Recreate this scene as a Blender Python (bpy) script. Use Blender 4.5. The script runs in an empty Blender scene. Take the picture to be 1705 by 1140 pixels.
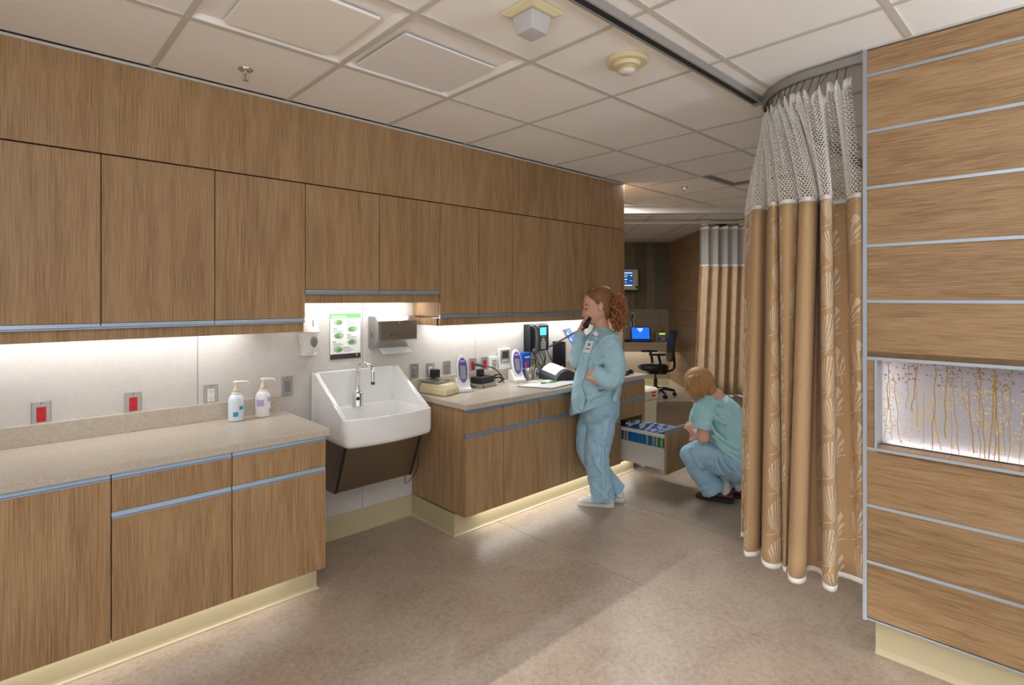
import bpy, bmesh, math, random
from mathutils import Vector, Matrix
random.seed(7)
S = bpy.context.scene
COL = S.collection
PI = math.pi
# ------------------------------------------------------------------ camera, world, lights, exposure
HC = 1.525                       # camera height, camera stands at x=0 y=0
FPX, CX, CY = 911.5, 852.5, 496.2
YAW = math.radians(43.37)
SY, CYW = math.sin(YAW), math.cos(YAW)
cam = bpy.data.cameras.new('camera'); camo = bpy.data.objects.new('camera', cam); COL.objects.link(camo)
camo.location = (0, 0, HC); camo.rotation_euler = (PI / 2, 0, -YAW)
cam.sensor_width = 36.0; cam.lens = FPX * 36.0 / 1705.0
cam.shift_x = 0.0; cam.shift_y = -(570.0 - CY) / 1705.0
cam.clip_start = 0.05; cam.clip_end = 60
S.camera = camo
S.view_settings.view_transform = 'Standard'; S.view_settings.look = 'None'
S.view_settings.gamma = 1.0; S.view_settings.use_curve_mapping = False
S.view_settings.exposure = 0.29
W_ = bpy.data.worlds.new('world'); S.world = W_; W_.use_nodes = True
W_.node_tree.nodes['Background'].inputs[0].default_value = (0.87, 0.95, 1.06, 1)
W_.node_tree.nodes['Background'].inputs[1].default_value = .86

def FR_(F, R, z): k = math.sqrt(.5); return (F * k + R * k, F * k - R * k, z)
def area(name, loc, sx, sy, power, col=(1, .96, .9), rot=(0, 0, 0), spread=PI, parent=None):
    l = bpy.data.lights.new(name, 'AREA'); l.shape = 'RECTANGLE'; l.size = sx; l.size_y = sy
    l.energy = power; l.color = col; l.spread = spread
    o = bpy.data.objects.new(name, l); o.location = loc; o.rotation_euler = rot
    COL.objects.link(o)
    return o
# under-cabinet strips, toe-kick strips, corridor lamp, ceiling lamps behind the camera, added fills
COOL = (.96, .98, 1.0)
area('undercabinet_lamp', (0.42, 3.20, 1.372), 1.20, 0.03, 2.7, COOL)
area('undercabinet_lamp', (1.69, 3.20, 1.525), 0.82, 0.03, 2.3, COOL)
area('undercabinet_lamp', (3.17, 3.20, 1.372), 1.85, 0.03, 6.2, COOL)
area('toe_kick_lamp', (3.2, 2.765, 0.146), 1.75, 0.02, 1.7, COOL)
area('toe_kick_lamp', (0.45, 2.765, 0.146), 1.2, 0.02, .5, COOL)
def downlight(name, loc, power, rad, deg, col=(.97, .98, 1.0)):
    l = bpy.data.lights.new(name, 'SPOT'); l.energy = power; l.color = col; l.shadow_soft_size = rad; l.spot_size = math.radians(deg); l.spot_blend = .12
    o = bpy.data.objects.new(name, l); o.location = loc; COL.objects.link(o)
downlight('corridor_downlight', (-2.2, 1.612, 2.55), 520.0, .008, 134)
downlight('corridor_downlight', (-2.2, 1.33, 2.55), 120.0, .05, 134)
for lx, ly in ((-.4, .2), (-1.6, -1.3), (-.6, -2.2)): area('ceiling_lamp', (lx, ly, 2.575), 0.55, 0.55, 3.0, (.92, .97, 1.04))
area('far_bay_fill', FR_(7.9, .7, 2.49), .5, .5, 3.5, (1, .96, .9))  # added fill that lifts the dark far bay, no such source visible
area('passage_fill', FR_(5.7, 1.0, 2.575), 1.0, .8, 42.0, (.98, .98, 1.0))  # unseen fill added to light the far curtain and the floor before it
area('ceiling_fill_right', (2.50, -1.55, 1.765), .12, 1.2, 48.0, (.84, .96, 1.1), (PI, 0, 0))  # unseen uplight added to brighten the ceiling
area('ceiling_fill_rear', (-.75, -.35, 1.915), 1.3, .12, 60.0, (.84, .96, 1.1), (PI, 0, 0))  # second added uplight, out of view, for the left part of the ceiling
area('passage_fill_up', FR_(7.2, -1.7, 2.02), 1.0, .12, 8.0, (.95, .98, 1.02), (PI, 0, math.radians(-45)))  # added uplight in the passage, source unseen
area('bay_lamp', (3.9, -0.2, 2.55), 0.5, 0.5, 9.0, (1, .93, .82))

def P3(u, v, fw):
    """point seen at photo pixel (u, v) at forward distance fw"""
    t = (u - CX) / FPX * fw
    return Vector((fw * SY + t * CYW, fw * CYW - t * SY, HC - (v - CY) / FPX * fw))

def FR(F, R, z=0.0):
    """far bay frame, turned 45 degrees"""
    k = math.sqrt(.5)
    return Vector((F * k + R * k, F * k - R * k, z))
MFAR = Matrix(((math.sqrt(.5), math.sqrt(.5), 0, 0), (math.sqrt(.5), -math.sqrt(.5), 0, 0), (0, 0, 1, 0), (0, 0, 0, 1)))

# ------------------------------------------------------------------ materials
MATS = {}
def lin(c):
    return tuple(((x / 255) / 12.92 if x / 255 <= .04045 else ((x / 255 + .055) / 1.055) ** 2.4) for x in c)
class NT:
    def __init__(s, name):
        m = bpy.data.materials.new(name); m.use_nodes = True; MATS[name] = m
        s.m = m; s.t = m.node_tree; s.b = s.t.nodes['Principled BSDF']
    def n(s, typ, **kw):
        x = s.t.nodes.new(typ)
        for k, v in kw.items(): setattr(x, k, v)
        return x
    def l(s, a, b): s.t.links.new(a, b)
    def set(s, **kw):
        for k, v in kw.items():
            k = k.replace('_', ' ')
            if k in s.b.inputs: s.b.inputs[k].default_value = v
        return s
def plain(name, rgb, rough=.5, metal=0.0, **kw):
    t = NT(name); c = lin(rgb)
    t.set(Base_Color=(*c, 1), Roughness=rough, Metallic=metal, **kw)
    return t.m
def bumped(name, rgb, rough=.6, scale=200, strength=.15, var=.08, metal=0.0, stretch=(1, 1, 1)):
    t = NT(name); c = lin(rgb); t.set(Roughness=rough, Metallic=metal)
    tc = t.n('ShaderNodeTexCoord'); mp = t.n('ShaderNodeMapping'); mp.inputs['Scale'].default_value = stretch
    no = t.n('ShaderNodeTexNoise'); no.inputs['Scale'].default_value = scale; no.inputs['Detail'].default_value = 4
    t.l(tc.outputs['Object'], mp.inputs[0]); t.l(mp.outputs[0], no.inputs['Vector'])
    r = t.n('ShaderNodeValToRGB')
    r.color_ramp.elements[0].position = .3; r.color_ramp.elements[1].position = .7
    r.color_ramp.elements[0].color = (*[x * (1 - var) for x in c], 1); r.color_ramp.elements[1].color = (*[min(1, x * (1 + var)) for x in c], 1)
    t.l(no.outputs['Fac'], r.inputs[0]); t.l(r.outputs[0], t.b.inputs['Base Color'])
    bp = t.n('ShaderNodeBump'); bp.inputs['Strength'].default_value = strength; bp.inputs['Distance'].default_value = .002
    t.l(no.outputs['Fac'], bp.inputs['Height']); t.l(bp.outputs[0], t.b.inputs['Normal'])
    return t.m
def wood(name, base, dark, light, grain='z', rough=.42):
    t = NT(name); t.set(Roughness=rough)
    t.b.inputs['Specular IOR Level'].default_value = .35
    tc = t.n('ShaderNodeTexCoord')
    oi = t.n('ShaderNodeObjectInfo')
    ad = t.n('ShaderNodeVectorMath', operation='ADD')
    mul = t.n('ShaderNodeMath', operation='MULTIPLY'); mul.inputs[1].default_value = 13.0
    t.l(oi.outputs['Random'], mul.inputs[0]); t.l(tc.outputs['Object'], ad.inputs[0]); t.l(mul.outputs[0], ad.inputs[1])
    sc = {'z': (1, 1, .02), 'y': (1, .02, 1), 'x': (.02, 1, 1)}[grain]
    sc2 = {'z': (1, 1, .10), 'y': (1, .10, 1), 'x': (.10, 1, 1)}[grain]
    m1 = t.n('ShaderNodeMapping'); m1.inputs['Scale'].default_value = sc
    m2 = t.n('ShaderNodeMapping'); m2.inputs['Scale'].default_value = sc2
    t.l(ad.outputs[0], m1.inputs[0]); t.l(ad.outputs[0], m2.inputs[0])
    n0 = t.n('ShaderNodeTexNoise'); n0.inputs['Scale'].default_value = 2.2; n0.inputs['Detail'].default_value = 2
    t.l(m2.outputs[0], n0.inputs['Vector'])
    # cathedral figure: rings of a low noise field
    n1 = t.n('ShaderNodeTexNoise'); n1.inputs['Scale'].default_value = 7.0; n1.inputs['Detail'].default_value = 1
    t.l(m2.outputs[0], n1.inputs['Vector'])
    k = t.n('ShaderNodeMath', operation='MULTIPLY'); k.inputs[1].default_value = 30.0
    t.l(n1.outputs['Fac'], k.inputs[0])
    sn = t.n('ShaderNodeMath', operation='SINE'); t.l(k.outputs[0], sn.inputs[0])
    n2 = t.n('ShaderNodeTexNoise'); n2.inputs['Scale'].default_value = 270.0; n2.inputs['Detail'].default_value = 5; n2.inputs['Roughness'].default_value = .65
    t.l(m1.outputs[0], n2.inputs['Vector'])
    a1 = t.n('ShaderNodeMath', operation='MULTIPLY_ADD'); a1.inputs[1].default_value = .045
    t.l(sn.outputs[0], a1.inputs[0]); t.l(n2.outputs['Fac'], a1.inputs[2])
    a2 = t.n('ShaderNodeMath', operation='MULTIPLY_ADD'); a2.inputs[1].default_value = .22
    t.l(n0.outputs['Fac'], a2.inputs[0]); t.l(a1.outputs[0], a2.inputs[2])
    r = t.n('ShaderNodeValToRGB'); e = r.color_ramp.elements
    e[0].position = .46; e[1].position = .76
    e[0].color = (*lin(dark), 1); e[1].color = (*lin(light), 1)
    x = e.new(.60); x.color = (*lin(base), 1)
    t.l(a2.outputs[0], r.inputs[0]); t.l(r.outputs[0], t.b.inputs['Base Color'])
    bp = t.n('ShaderNodeBump'); bp.inputs['Strength'].default_value = .12; bp.inputs['Distance'].default_value = .001
    t.l(n2.outputs['Fac'], bp.inputs['Height']); t.l(bp.outputs[0], t.b.inputs['Normal'])
    return t.m
def speckle(name, cols, scale, rough=.3, scale2=None, bump=0.02, spec=.5):
    """mottled material: ramp over two noises"""
    t = NT(name); t.set(Roughness=rough); t.b.inputs['Specular IOR Level'].default_value = spec
    tc = t.n('ShaderNodeTexCoord')
    n1 = t.n('ShaderNodeTexNoise'); n1.inputs['Scale'].default_value = scale; n1.inputs['Detail'].default_value = 8; n1.inputs['Roughness'].default_value = .7
    n2 = t.n('ShaderNodeTexNoise'); n2.inputs['Scale'].default_value = scale2 or scale * .08; n2.inputs['Detail'].default_value = 3
    n2.inputs['Distortion'].default_value = 1.2; n1.inputs['Distortion'].default_value = .6
    t.l(tc.outputs['Object'], n1.inputs['Vector']); t.l(tc.outputs['Object'], n2.inputs['Vector'])
    mx = t.n('ShaderNodeMath', operation='MULTIPLY_ADD'); mx.inputs[1].default_value = .45
    t.l(n2.outputs['Fac'], mx.inputs[0]); t.l(n1.outputs['Fac'], mx.inputs[2])
    r = t.n('ShaderNodeValToRGB'); e = r.color_ramp.elements
    e[0].position = .48; e[0].color = (*lin(cols[0]), 1); e[1].position = .98; e[1].color = (*lin(cols[2]), 1)
    x = e.new(.72); x.color = (*lin(cols[1]), 1)
    t.l(mx.outputs[0], r.inputs[0]); t.l(r.outputs[0], t.b.inputs['Base Color'])
    bp = t.n('ShaderNodeBump'); bp.inputs['Strength'].default_value = bump; bp.inputs['Distance'].default_value = .001
    t.l(n1.outputs['Fac'], bp.inputs['Height']); t.l(bp.outputs[0], t.b.inputs['Normal'])
    return t.m
def emit(name, rgb, strength):
    t = NT(name); c = lin(rgb); t.set(Base_Color=(*c, 1), Roughness=.3)
    t.b.inputs['Emission Color'].default_value = (*c, 1); t.b.inputs['Emission Strength'].default_value = strength
    return t.m

wood('oak', (166, 132, 93), (142, 109, 73), (180, 148, 110), 'z')
wood('oak_wall', (166, 132, 93), (142, 109, 73), (180, 148, 110), 'y')
wood('oak_side', (166, 132, 93), (142, 109, 73), (180, 148, 110), 'x')
plain('oak_dark', (60, 42, 26), .7)
speckle('lino', ((148, 129, 110), (171, 152, 133), (187, 170, 152)), 44, .36, 3.0, .03, .5)
speckle('lino_far', ((140, 126, 111), (162, 148, 131), (178, 164, 148)), 44, .36, 3.0, .03, .45)
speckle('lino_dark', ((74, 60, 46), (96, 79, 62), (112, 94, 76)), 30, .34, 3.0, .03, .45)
speckle('counter_stone', ((170, 156, 138), (190, 177, 160), (206, 195, 180)), 160, .28, 40, .01)
bumped('ceiling_tile', (244, 240, 234), .9, 240, .35, .03)
plain('ceiling_bar', (204, 198, 188), .55)
plain('bar_gap', (40, 38, 36), .8)
speckle('wall_laminate', ((198, 191, 183), (204, 197, 189), (209, 203, 195)), 40, .32, 5, .0)
plain('wall_paint', (200, 190, 176), .7)
plain('cove_base', (190, 175, 138), .42)
plain('cove_lip', (208, 190, 146), .42)
plain('aluminium', (176, 184, 192), .34, .75)
plain('aluminium_blue', (156, 170, 186), .36, .6)
plain('rail_grey', (158, 154, 148), .4, .25)
plain('rail_dark', (46, 45, 44), .5, .3)
plain('ceramic', (236, 234, 230), .12)
bumped('steel', (168, 166, 162), .3, 60, .06, .06, 1.0, (1, 1, 40))
bumped('steel_brown', (150, 138, 124), .33, 60, .05, .05, 1.0, (1, 1, 40))
plain('chrome', (226, 228, 230), .07, 1.0)
plain('black', (22, 22, 24), .4)
plain('black_gloss', (16, 16, 18), .18)
plain('dark_grey', (62, 62, 66), .5)
plain('mid_grey', (128, 128, 128), .5)
plain('plate_steel', (178, 174, 166), .3, .7)
plain('white_plastic', (232, 230, 226), .35)
plain('offwhite', (226, 218, 206), .4)
plain('cream_plastic', (222, 208, 168), .45)
plain('scale_cream', (222, 211, 164), .45)
plain('red_plastic', (196, 22, 30), .4)
plain('purple', (92, 62, 158), .4)
plain('lcd', (142, 148, 142), .3)
plain('lcd_dark', (62, 66, 62), .3)
plain('blue_box', (24, 92, 200), .45)
plain('paper', (240, 239, 236), .8)
plain('green_print', (112, 200, 104), .6)
plain('green_pale', (172, 216, 160), .6)
plain('print_dark', (60, 46, 40), .6)
plain('ink', (70, 72, 78), .6)
plain('blue_print', (58, 150, 190), .5)
plain('lilac_print', (192, 170, 222), .5)
plain('bottle_blue', (222, 232, 240), .3)
plain('bottle_white', (238, 236, 234), .3)
plain('cloth_grey', (120, 118, 112), .8)
plain('pen_green', (110, 190, 70), .4)
plain('yellow', (226, 206, 90), .5)
plain('pink', (232, 96, 140), .5)
plain('folder_blue', (34, 104, 190), .6)
plain('folder_teal', (40, 134, 160), .6)
plain('folder_yellow', (206, 204, 60), .6)
plain('folder_tan', (206, 186, 140), .6)
plain('drawer_grey', (204, 200, 192), .4)
plain('bin_beige', (206, 196, 172), .5)
plain('leather_black', (34, 29, 27), .45)
emit('screen_blue', (24, 96, 200), 1.1)
emit('screen_cyan', (70, 170, 220), 1.2)
emit('screen_white', (220, 236, 250), 1.3)
emit('screen_green', (170, 220, 60), 1.0)
emit('screen_navy', (32, 62, 120), .9)
emit('led_green', (80, 255, 140), 3.0)
emit('led_strip', (250, 250, 255), 2.5)
bumped('scrub_jacket', (172, 210, 224), .85, 22, .5, .04)
bumped('scrub_pants', (162, 200, 222), .85, 22, .5, .04)
bumped('scrub_top', (172, 220, 226), .85, 22, .5, .04)
plain('skin', (222, 172, 148), .5, Subsurface_Weight=.0)
plain('skin_red', (206, 132, 114), .5)
plain('lips', (186, 104, 98), .45)
plain('eye', (52, 40, 36), .3)
bumped('hair_auburn', (134, 92, 56), .5, 90, .5, .3, 0, (6, 6, 1))
bumped('hair_curl', (172, 110, 66), .5, 60, .4, .25)
bumped('hair_blond', (186, 140, 88), .5, 70, .5, .3, 0, (5, 5, .6))
bumped('shoe_white', (228, 226, 224), .55, 120, .1, .03)
plain('shoe_sole', (214, 212, 208), .6)
bumped('shoe_oxblood', (92, 40, 38), .4, 80, .1, .1)
plain('shoe_black_sole', (46, 42, 40), .7)
plain('sock', (230, 228, 222), .9)
bumped('far_laminate', (150, 132, 108), .6, 20, .02, .04)
plain('desk_laminate', (172, 150, 122), .5)
plain('clear_plastic', (220, 224, 228), .15, Transmission_Weight=.55, IOR=1.35)
plain('lamp_lens', (226, 222, 220), .18, Transmission_Weight=.35, IOR=1.3)
plain('troffer_white', (246, 240, 232), .5)
plain('troffer_lens', (240, 238, 236), .25)
plain('stem_gold', (190, 148, 70), .6)
plain('seed_gold', (236, 210, 140), .5)
plain('seed_brown', (150, 112, 66), .6)
plain('niche_white', (238, 232, 222), .7)
plain('curtain_white', (232, 226, 218), .85)
# ------------------------------------------------------------------ mesh builder
class G:
    def __init__(s): s.v = []; s.f = []
    def add(s, vs, fs):
        o = len(s.v); s.v += [tuple(v) for v in vs]; s.f += [tuple(i + o for i in f) for f in fs]; return s
    def box(s, x0, x1, y0, y1, z0, z1):
        return s.add([(x0, y0, z0), (x1, y0, z0), (x1, y1, z0), (x0, y1, z0), (x0, y0, z1), (x1, y0, z1), (x1, y1, z1), (x0, y1, z1)],
                     [(0, 3, 2, 1), (4, 5, 6, 7), (0, 1, 5, 4), (1, 2, 6, 5), (2, 3, 7, 6), (3, 0, 4, 7)])
    def obox(s, c, ax, ay, az):
        """box around c with half axes ax ay az (vectors)"""
        c, ax, ay, az = Vector(c), Vector(ax), Vector(ay), Vector(az)
        vs = [c + ax * i + ay * j + az * k for k in (-1, 1) for i, j in ((-1, -1), (1, -1), (1, 1), (-1, 1))]
        return s.add(vs, [(0, 3, 2, 1), (4, 5, 6, 7), (0, 1, 5, 4), (1, 2, 6, 5), (2, 3, 7, 6), (3, 0, 4, 7)])
    def rings(s, rs, cap=True, loop=False):
        n = len(rs[0]); vs = [p for r in rs for p in r]; fs = []
        m = len(rs)
        for i in range(m if loop else m - 1):
            a, b = i * n, ((i + 1) % m) * n
            for j in range(n):
                k = (j + 1) % n; fs.append((a + j, a + k, b + k, b + j))
        if cap and not loop:
            fs.append(tuple(range(n - 1, -1, -1))); fs.append(tuple((m - 1) * n + j for j in range(n)))
        return s.add(vs, fs)
    def cyl(s, p0, p1, r0, r1=None, n=16, cap=True):
        r1 = r0 if r1 is None else r1
        p0, p1 = Vector(p0), Vector(p1); d = (p1 - p0).normalized()
        a = d.orthogonal().normalized(); b = d.cross(a)
        return s.rings([[p + (a * math.cos(2 * PI * i / n) + b * math.sin(2 * PI * i / n)) * r for i in range(n)] for p, r in ((p0, r0), (p1, r1))], cap)
    def tube(s, pts, r, n=8, cap=True):
        pts = [Vector(p) for p in pts]; m = len(pts)
        rr = r if isinstance(r, (list, tuple)) else [r] * m
        d0 = (pts[1] - pts[0]).normalized(); a = d0.orthogonal().normalized(); rs = []
        for i, p in enumerate(pts):
            d = (pts[min(i + 1, m - 1)] - pts[max(i - 1, 0)]).normalized()
            a = (a - d * a.dot(d)); a = a.normalized() if a.length > 1e-6 else d.orthogonal().normalized()
            b = d.cross(a)
            rs.append([p + (a * math.cos(2 * PI * k / n) + b * math.sin(2 * PI * k / n)) * rr[i] for k in range(n)])
        return s.rings(rs, cap)
    def lathe(s, prof, c, n=24, axis='z'):
        c = Vector(c); rs = []
        for r, h in prof:
            ring = []
            for k in range(n):
                x, y = r * math.cos(2 * PI * k / n), r * math.sin(2 * PI * k / n)
                ring.append(c + (Vector((x, y, h)) if axis == 'z' else Vector((x, -h, y)) if axis == 'y' else Vector((h, x, y))))
            rs.append(ring)
        return s.rings(rs)
    def prism(s, poly, e0, e1, axis='x'):
        """polygon in the two other axes extruded along axis"""
        def mk(p, e):
            return {'x': (e, p[0], p[1]), 'y': (p[0], e, p[1]), 'z': (p[0], p[1], e)}[axis]
        return s.rings([[mk(p, e0) for p in poly], [mk(p, e1) for p in poly]])
    def ell(s, c, ax, ay, az, nu=16, nv=10):
        c, ax, ay, az = Vector(c), Vector(ax), Vector(ay), Vector(az); rs = []
        for i in range(nv + 1):
            t = -PI / 2 + PI * i / nv; w = max(math.cos(t), .02)
            rs.append([c + (ax * math.cos(2 * PI * k / nu) + ay * math.sin(2 * PI * k / nu)) * w + az * math.sin(t) for k in range(nu)])
        return s.rings(rs)
    def limb(s, pts, radii, n=14, sub=4):
        """tapered limb with rounded ends through joints"""
        pts = [Vector(p) for p in pts]
        P, Rr = [], []
        for i in range(len(pts) - 1):
            for k in range(sub):
                t = k / sub; P.append(pts[i].lerp(pts[i + 1], t)); Rr.append(radii[i] + (radii[i + 1] - radii[i]) * t)
        P.append(pts[-1]); Rr.append(radii[-1])
        s.tube(P, Rr, n)
        for p, r in zip(pts, radii): s.ell(p, (r, 0, 0), (0, r, 0), (0, 0, r), n, 8)
        return s
    def build(s, name, mat, parent=None, bevel=0, smooth=False, M=None, mods=(), seg=2, uv=None):
        off = Vector((0, 0, 0)); q = parent
        while q is not None:
            off = off + q.location; q = q.parent
        vs = [Vector(v) for v in s.v]
        if M is not None: vs = [M @ v for v in vs]
        me = bpy.data.meshes.new(name); me.from_pydata([v - off for v in vs], [], s.f)
        bm = bmesh.new(); bm.from_mesh(me); bmesh.ops.recalc_face_normals(bm, faces=bm.faces)
        bm.to_mesh(me); bm.free()
        me.materials.append(MATS[mat])
        if smooth:
            for p in me.polygons: p.use_smooth = True
        o = bpy.data.objects.new(name, me); COL.objects.link(o)
        if parent is not None: o.parent = parent
        if bevel:
            b = o.modifiers.new('bevel', 'BEVEL'); b.width = bevel; b.segments = seg; b.limit_method = 'ANGLE'; b.angle_limit = math.radians(40)
            b.harden_normals = False
        for k, kw in mods:
            md = o.modifiers.new(k.lower(), k)
            for a, b_ in kw.items(): setattr(md, a, b_)
        return o
def root(name, loc, label, cat, group=None):
    o = bpy.data.objects.new(name, None); o.location = loc; o.empty_display_size = .1; COL.objects.link(o)
    o['label'] = label; o['category'] = cat
    if group: o['group'] = group
    return o
def tag(o, label, cat, group=None):
    o['label'] = label; o['category'] = cat
    if group: o['group'] = group
    return o
def struct(o, label=None):
    o['kind'] = 'structure'
    if label: o['label'] = label
    return o
def stuff(o): o['kind'] = 'stuff'; return o
def sroot(name, loc, label=None):
    o = bpy.data.objects.new(name, None); o.location = loc; COL.objects.link(o); return struct(o, label)
def copy_tree(o, parent=None):
    c = o.copy(); COL.objects.link(c); c.parent = parent
    for ch in o.children: copy_tree(ch, c)
    return c
def text(string, size, origin, ux, uz, mat, parent, name='lettering', depth=.0004, align='LEFT'):
    """flat lettering as mesh: origin, ux = writing direction, uz = up"""
    cu = bpy.data.curves.new(name, 'FONT'); cu.body = string; cu.size = size; cu.align_x = align; cu.extrude = depth; cu.resolution_u = 2
    to = bpy.data.objects.new(name, cu); COL.objects.link(to)
    dg = bpy.context.evaluated_depsgraph_get(); me = bpy.data.meshes.new_from_object(to.evaluated_get(dg))
    bpy.data.objects.remove(to); bpy.data.curves.remove(cu)
    ux, uz = Vector(ux).normalized(), Vector(uz).normalized(); un = ux.cross(uz)
    g = G(); g.v = [tuple(Vector(origin) + ux * v.co.x + uz * v.co.y + un * v.co.z) for v in me.vertices]; g.f = [tuple(p.vertices) for p in me.polygons]
    bpy.data.meshes.remove(me)
    return g.build(name, mat, parent)
def crom(P, n):
    """Catmull-Rom resampling of a list of Vectors"""
    P = [Vector(p) for p in P]; out = []
    m = len(P)
    for i in range(m - 1):
        a, b, c, d = P[max(i - 1, 0)], P[i], P[i + 1], P[min(i + 2, m - 1)]
        for k in range(n):
            t = k / n
            out.append(.5 * ((2 * b) + (c - a) * t + (2 * a - 5 * b + 4 * c - d) * t * t + (3 * b - a - 3 * c + d) * t ** 3))
    out.append(P[-1]); return out
# ================================================================== SETTING
ZC = 2.582
# ---- floor
fl = sroot('floor', (0, 0, 0), 'mottled beige linoleum floor with dark seams')
G().box(-3.5, 12, -3.5, 10, -.06, -.006).build('floor_slab', 'bar_gap', fl)
for x0, x1, m in ((-3.5, 2.498, 'lino'), (2.502, 3.418, 'lino'), (3.422, 5.2, 'lino_far'), (5.202, 7.0, 'lino_far'), (7.002, 12, 'lino_far')):
    G().box(x0, x1, -3.5, 10, -.006, 0).build('linoleum_sheet', m, fl)
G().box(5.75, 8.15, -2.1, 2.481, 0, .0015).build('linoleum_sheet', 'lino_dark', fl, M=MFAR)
# ---- ceiling
ce = sroot('ceiling', (0, 0, ZC), 'suspended ceiling of beige acoustic tiles in a metal grid')
XL = [-3.1, -2.5, -1.9, -1.3, -.695, -.085, .525, 1.138, 1.744, 2.352, 3.238, 3.868, 4.46, 5.066, 5.676, 6.286, 6.896, 7.5, 8.1]
YL = [-3.0, -2.545, -1.935, -1.325, -.715, -.105, .505, 1.115, 1.723, 2.338, 2.964, 3.574, 4.184, 4.794]
FH = 6.36
def infront(x, y): return x * SY + y * CYW
def clipF(g, keep_lt=True):
    """cut a mesh at the header plane F = FH"""
    me = bpy.data.meshes.new('t'); me.from_pydata(g.v, [], g.f); bm = bmesh.new(); bm.from_mesh(me)
    k = math.sqrt(.5)
    bmesh.ops.bisect_plane(bm, geom=bm.verts[:] + bm.edges[:] + bm.faces[:], plane_co=FR(FH, 0, 0), plane_no=(k, k, 0), clear_outer=True)
    bmesh.ops.holes_fill(bm, edges=bm.edges[:])
    bm.verts.ensure_lookup_table(); bm.verts.index_update()
    h = G(); h.v = [tuple(v.co) for v in bm.verts]; h.f = [tuple(v.index for v in f.verts) for f in bm.faces]
    bm.free(); bpy.data.meshes.remove(me); return h
slab = G().box(-3.5, 9, -3.5, 6.5, 2.605, 2.66); slab = clipF(slab); slab.build('ceiling_deck', 'ceiling_tile', ce)
TROFF = {(6, 8), (7, 8), (12, 8)}          # grid cells holding light fixtures or a grille
for i in range(len(XL) - 1):
    for j in range(len(YL) - 1):
        x0, x1, y0, y1 = XL[i], XL[i + 1], YL[j], YL[j + 1]
        if y0 > 2.9 and x1 < 4.3: continue
        if (i, j) in TROFF: continue
        if max(infront(x, y) for x in (x0, x1) for y in (y0, y1)) < 1.3 or min(x + y for x in (x0, x1) for y in (y0, y1)) / math.sqrt(2) > FH: continue
        g = G().box(x0 + .012, x1 - .012, y0 + .012, y1 - .012, ZC + .003, ZC + .018)
        if max(x + y for x in (x0, x1) for y in (y0, y1)) / math.sqrt(2) > FH: g = clipF(g)
        if g.f: g.build('ceiling_tile', 'ceiling_tile', ce)
for y in YL:
    x1 = 9 - y - .02
    g = clipF(G().box(-3.1 if y < 2.9 else 4.25, x1, y - .012, y + .012, ZC - .002, ZC + .006))
    if g.f: g.build('grid_bar', 'ceiling_bar', ce)
for x in XL:
    g = clipF(G().box(x - .012, x + .012, -3.0, 2.964 if x < 4.3 else 5.0, ZC - .0015, ZC + .006))
    if g.f: g.build('grid_bar', 'ceiling_bar', ce)
# ---- header step and far ceiling (far bay is turned 45 degrees)
ZF = 2.505
struct(G().box(FH, FH + .1, -2.2, 6, ZF, 2.66).build('trim_1', 'ceiling_bar', M=MFAR), 'cream header step where the ceiling drops')
cf = sroot('ceiling_far', (0, 0, ZF), 'lower tiled ceiling of the far bay')
G().box(FH + .05, 10.2, -2.2, 6, ZF + .02, ZF + .1).build('ceiling_deck', 'ceiling_tile', cf, M=MFAR)
FL = [6.46, 6.59, 7.2, 7.81, 8.42, 9.03, 9.64]; RL = [-.34, .27, .88, 1.49, 2.1, 2.71, 3.32]
for a, b in zip(FL, FL[1:]):
    for c, d in zip(RL, RL[1:]):
        G().box(a + .012, b - .012, c + .012, d - .012, ZF + .003, ZF + .018).build('ceiling_tile', 'ceiling_tile', cf, M=MFAR)
for a in FL: G().box(a - .012, a + .012, -2.2, 6, ZF - .002, ZF + .006).build('grid_bar', 'ceiling_bar', cf, M=MFAR)
for c in RL: G().box(FH + .1, 9.8, c - .012, c + .012, ZF - .0015, ZF + .006).build('grid_bar', 'ceiling_bar', cf, M=MFAR)
# ---- cabinet wall with laminate panels
wb = sroot('wall_back', (0, 3.295, 0), 'pale laminate wall behind the counters')
G().box(-.75, 4.2, 3.303, 3.42, 0, 2.6).build('wall_core', 'wall_paint', wb)
for x0, x1 in ((-.75, .789), (.793, 1.757), (1.760, 2.72), (2.723, 3.30), (3.303, 4.19)):
    G().box(x0, x1, 3.295, 3.303, .0, 2.58).build('wall_panel', 'wall_laminate', wb)
# fascia above the upper cabinets and end wall
fa = sroot('wall_upper', (0, 2.966, 2.16), 'oak fascia panel above the upper cabinets')
for x0, x1 in ((-.75, 1.239), (1.2395, 4.21)):
    G().box(x0, x1, 2.966, 2.99, 2.159, 2.566).build('fascia_panel', 'oak', fa)
G().box(-.75, 4.205, 2.99, 3.30, 2.159, 2.58).build('fascia_core', 'oak_dark', fa)
G().box(-.75, 4.2, 2.952, 2.968, 2.566, 2.580).build('wall_angle', 'ceiling_bar', fa)
G().box(-.75, 4.2, 2.9495, 2.9525, 2.577, 2.579).build('shadow_gap', 'bar_gap', fa)
struct(G().box(4.212, 4.24, 2.972, 3.42, 0, 2.58).build('wall_end', 'oak', bevel=.002), 'oak end panel of the cabinet wall')
# unseen left stub, added so its edge throws the straight shadow across the floor
struct(G().box(-.87, -.75, 1.62, 3.42, 0, 2.6).build('wall_left', 'wall_paint'), 'unseen stub wall added to cast the floor shadow edge')
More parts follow.
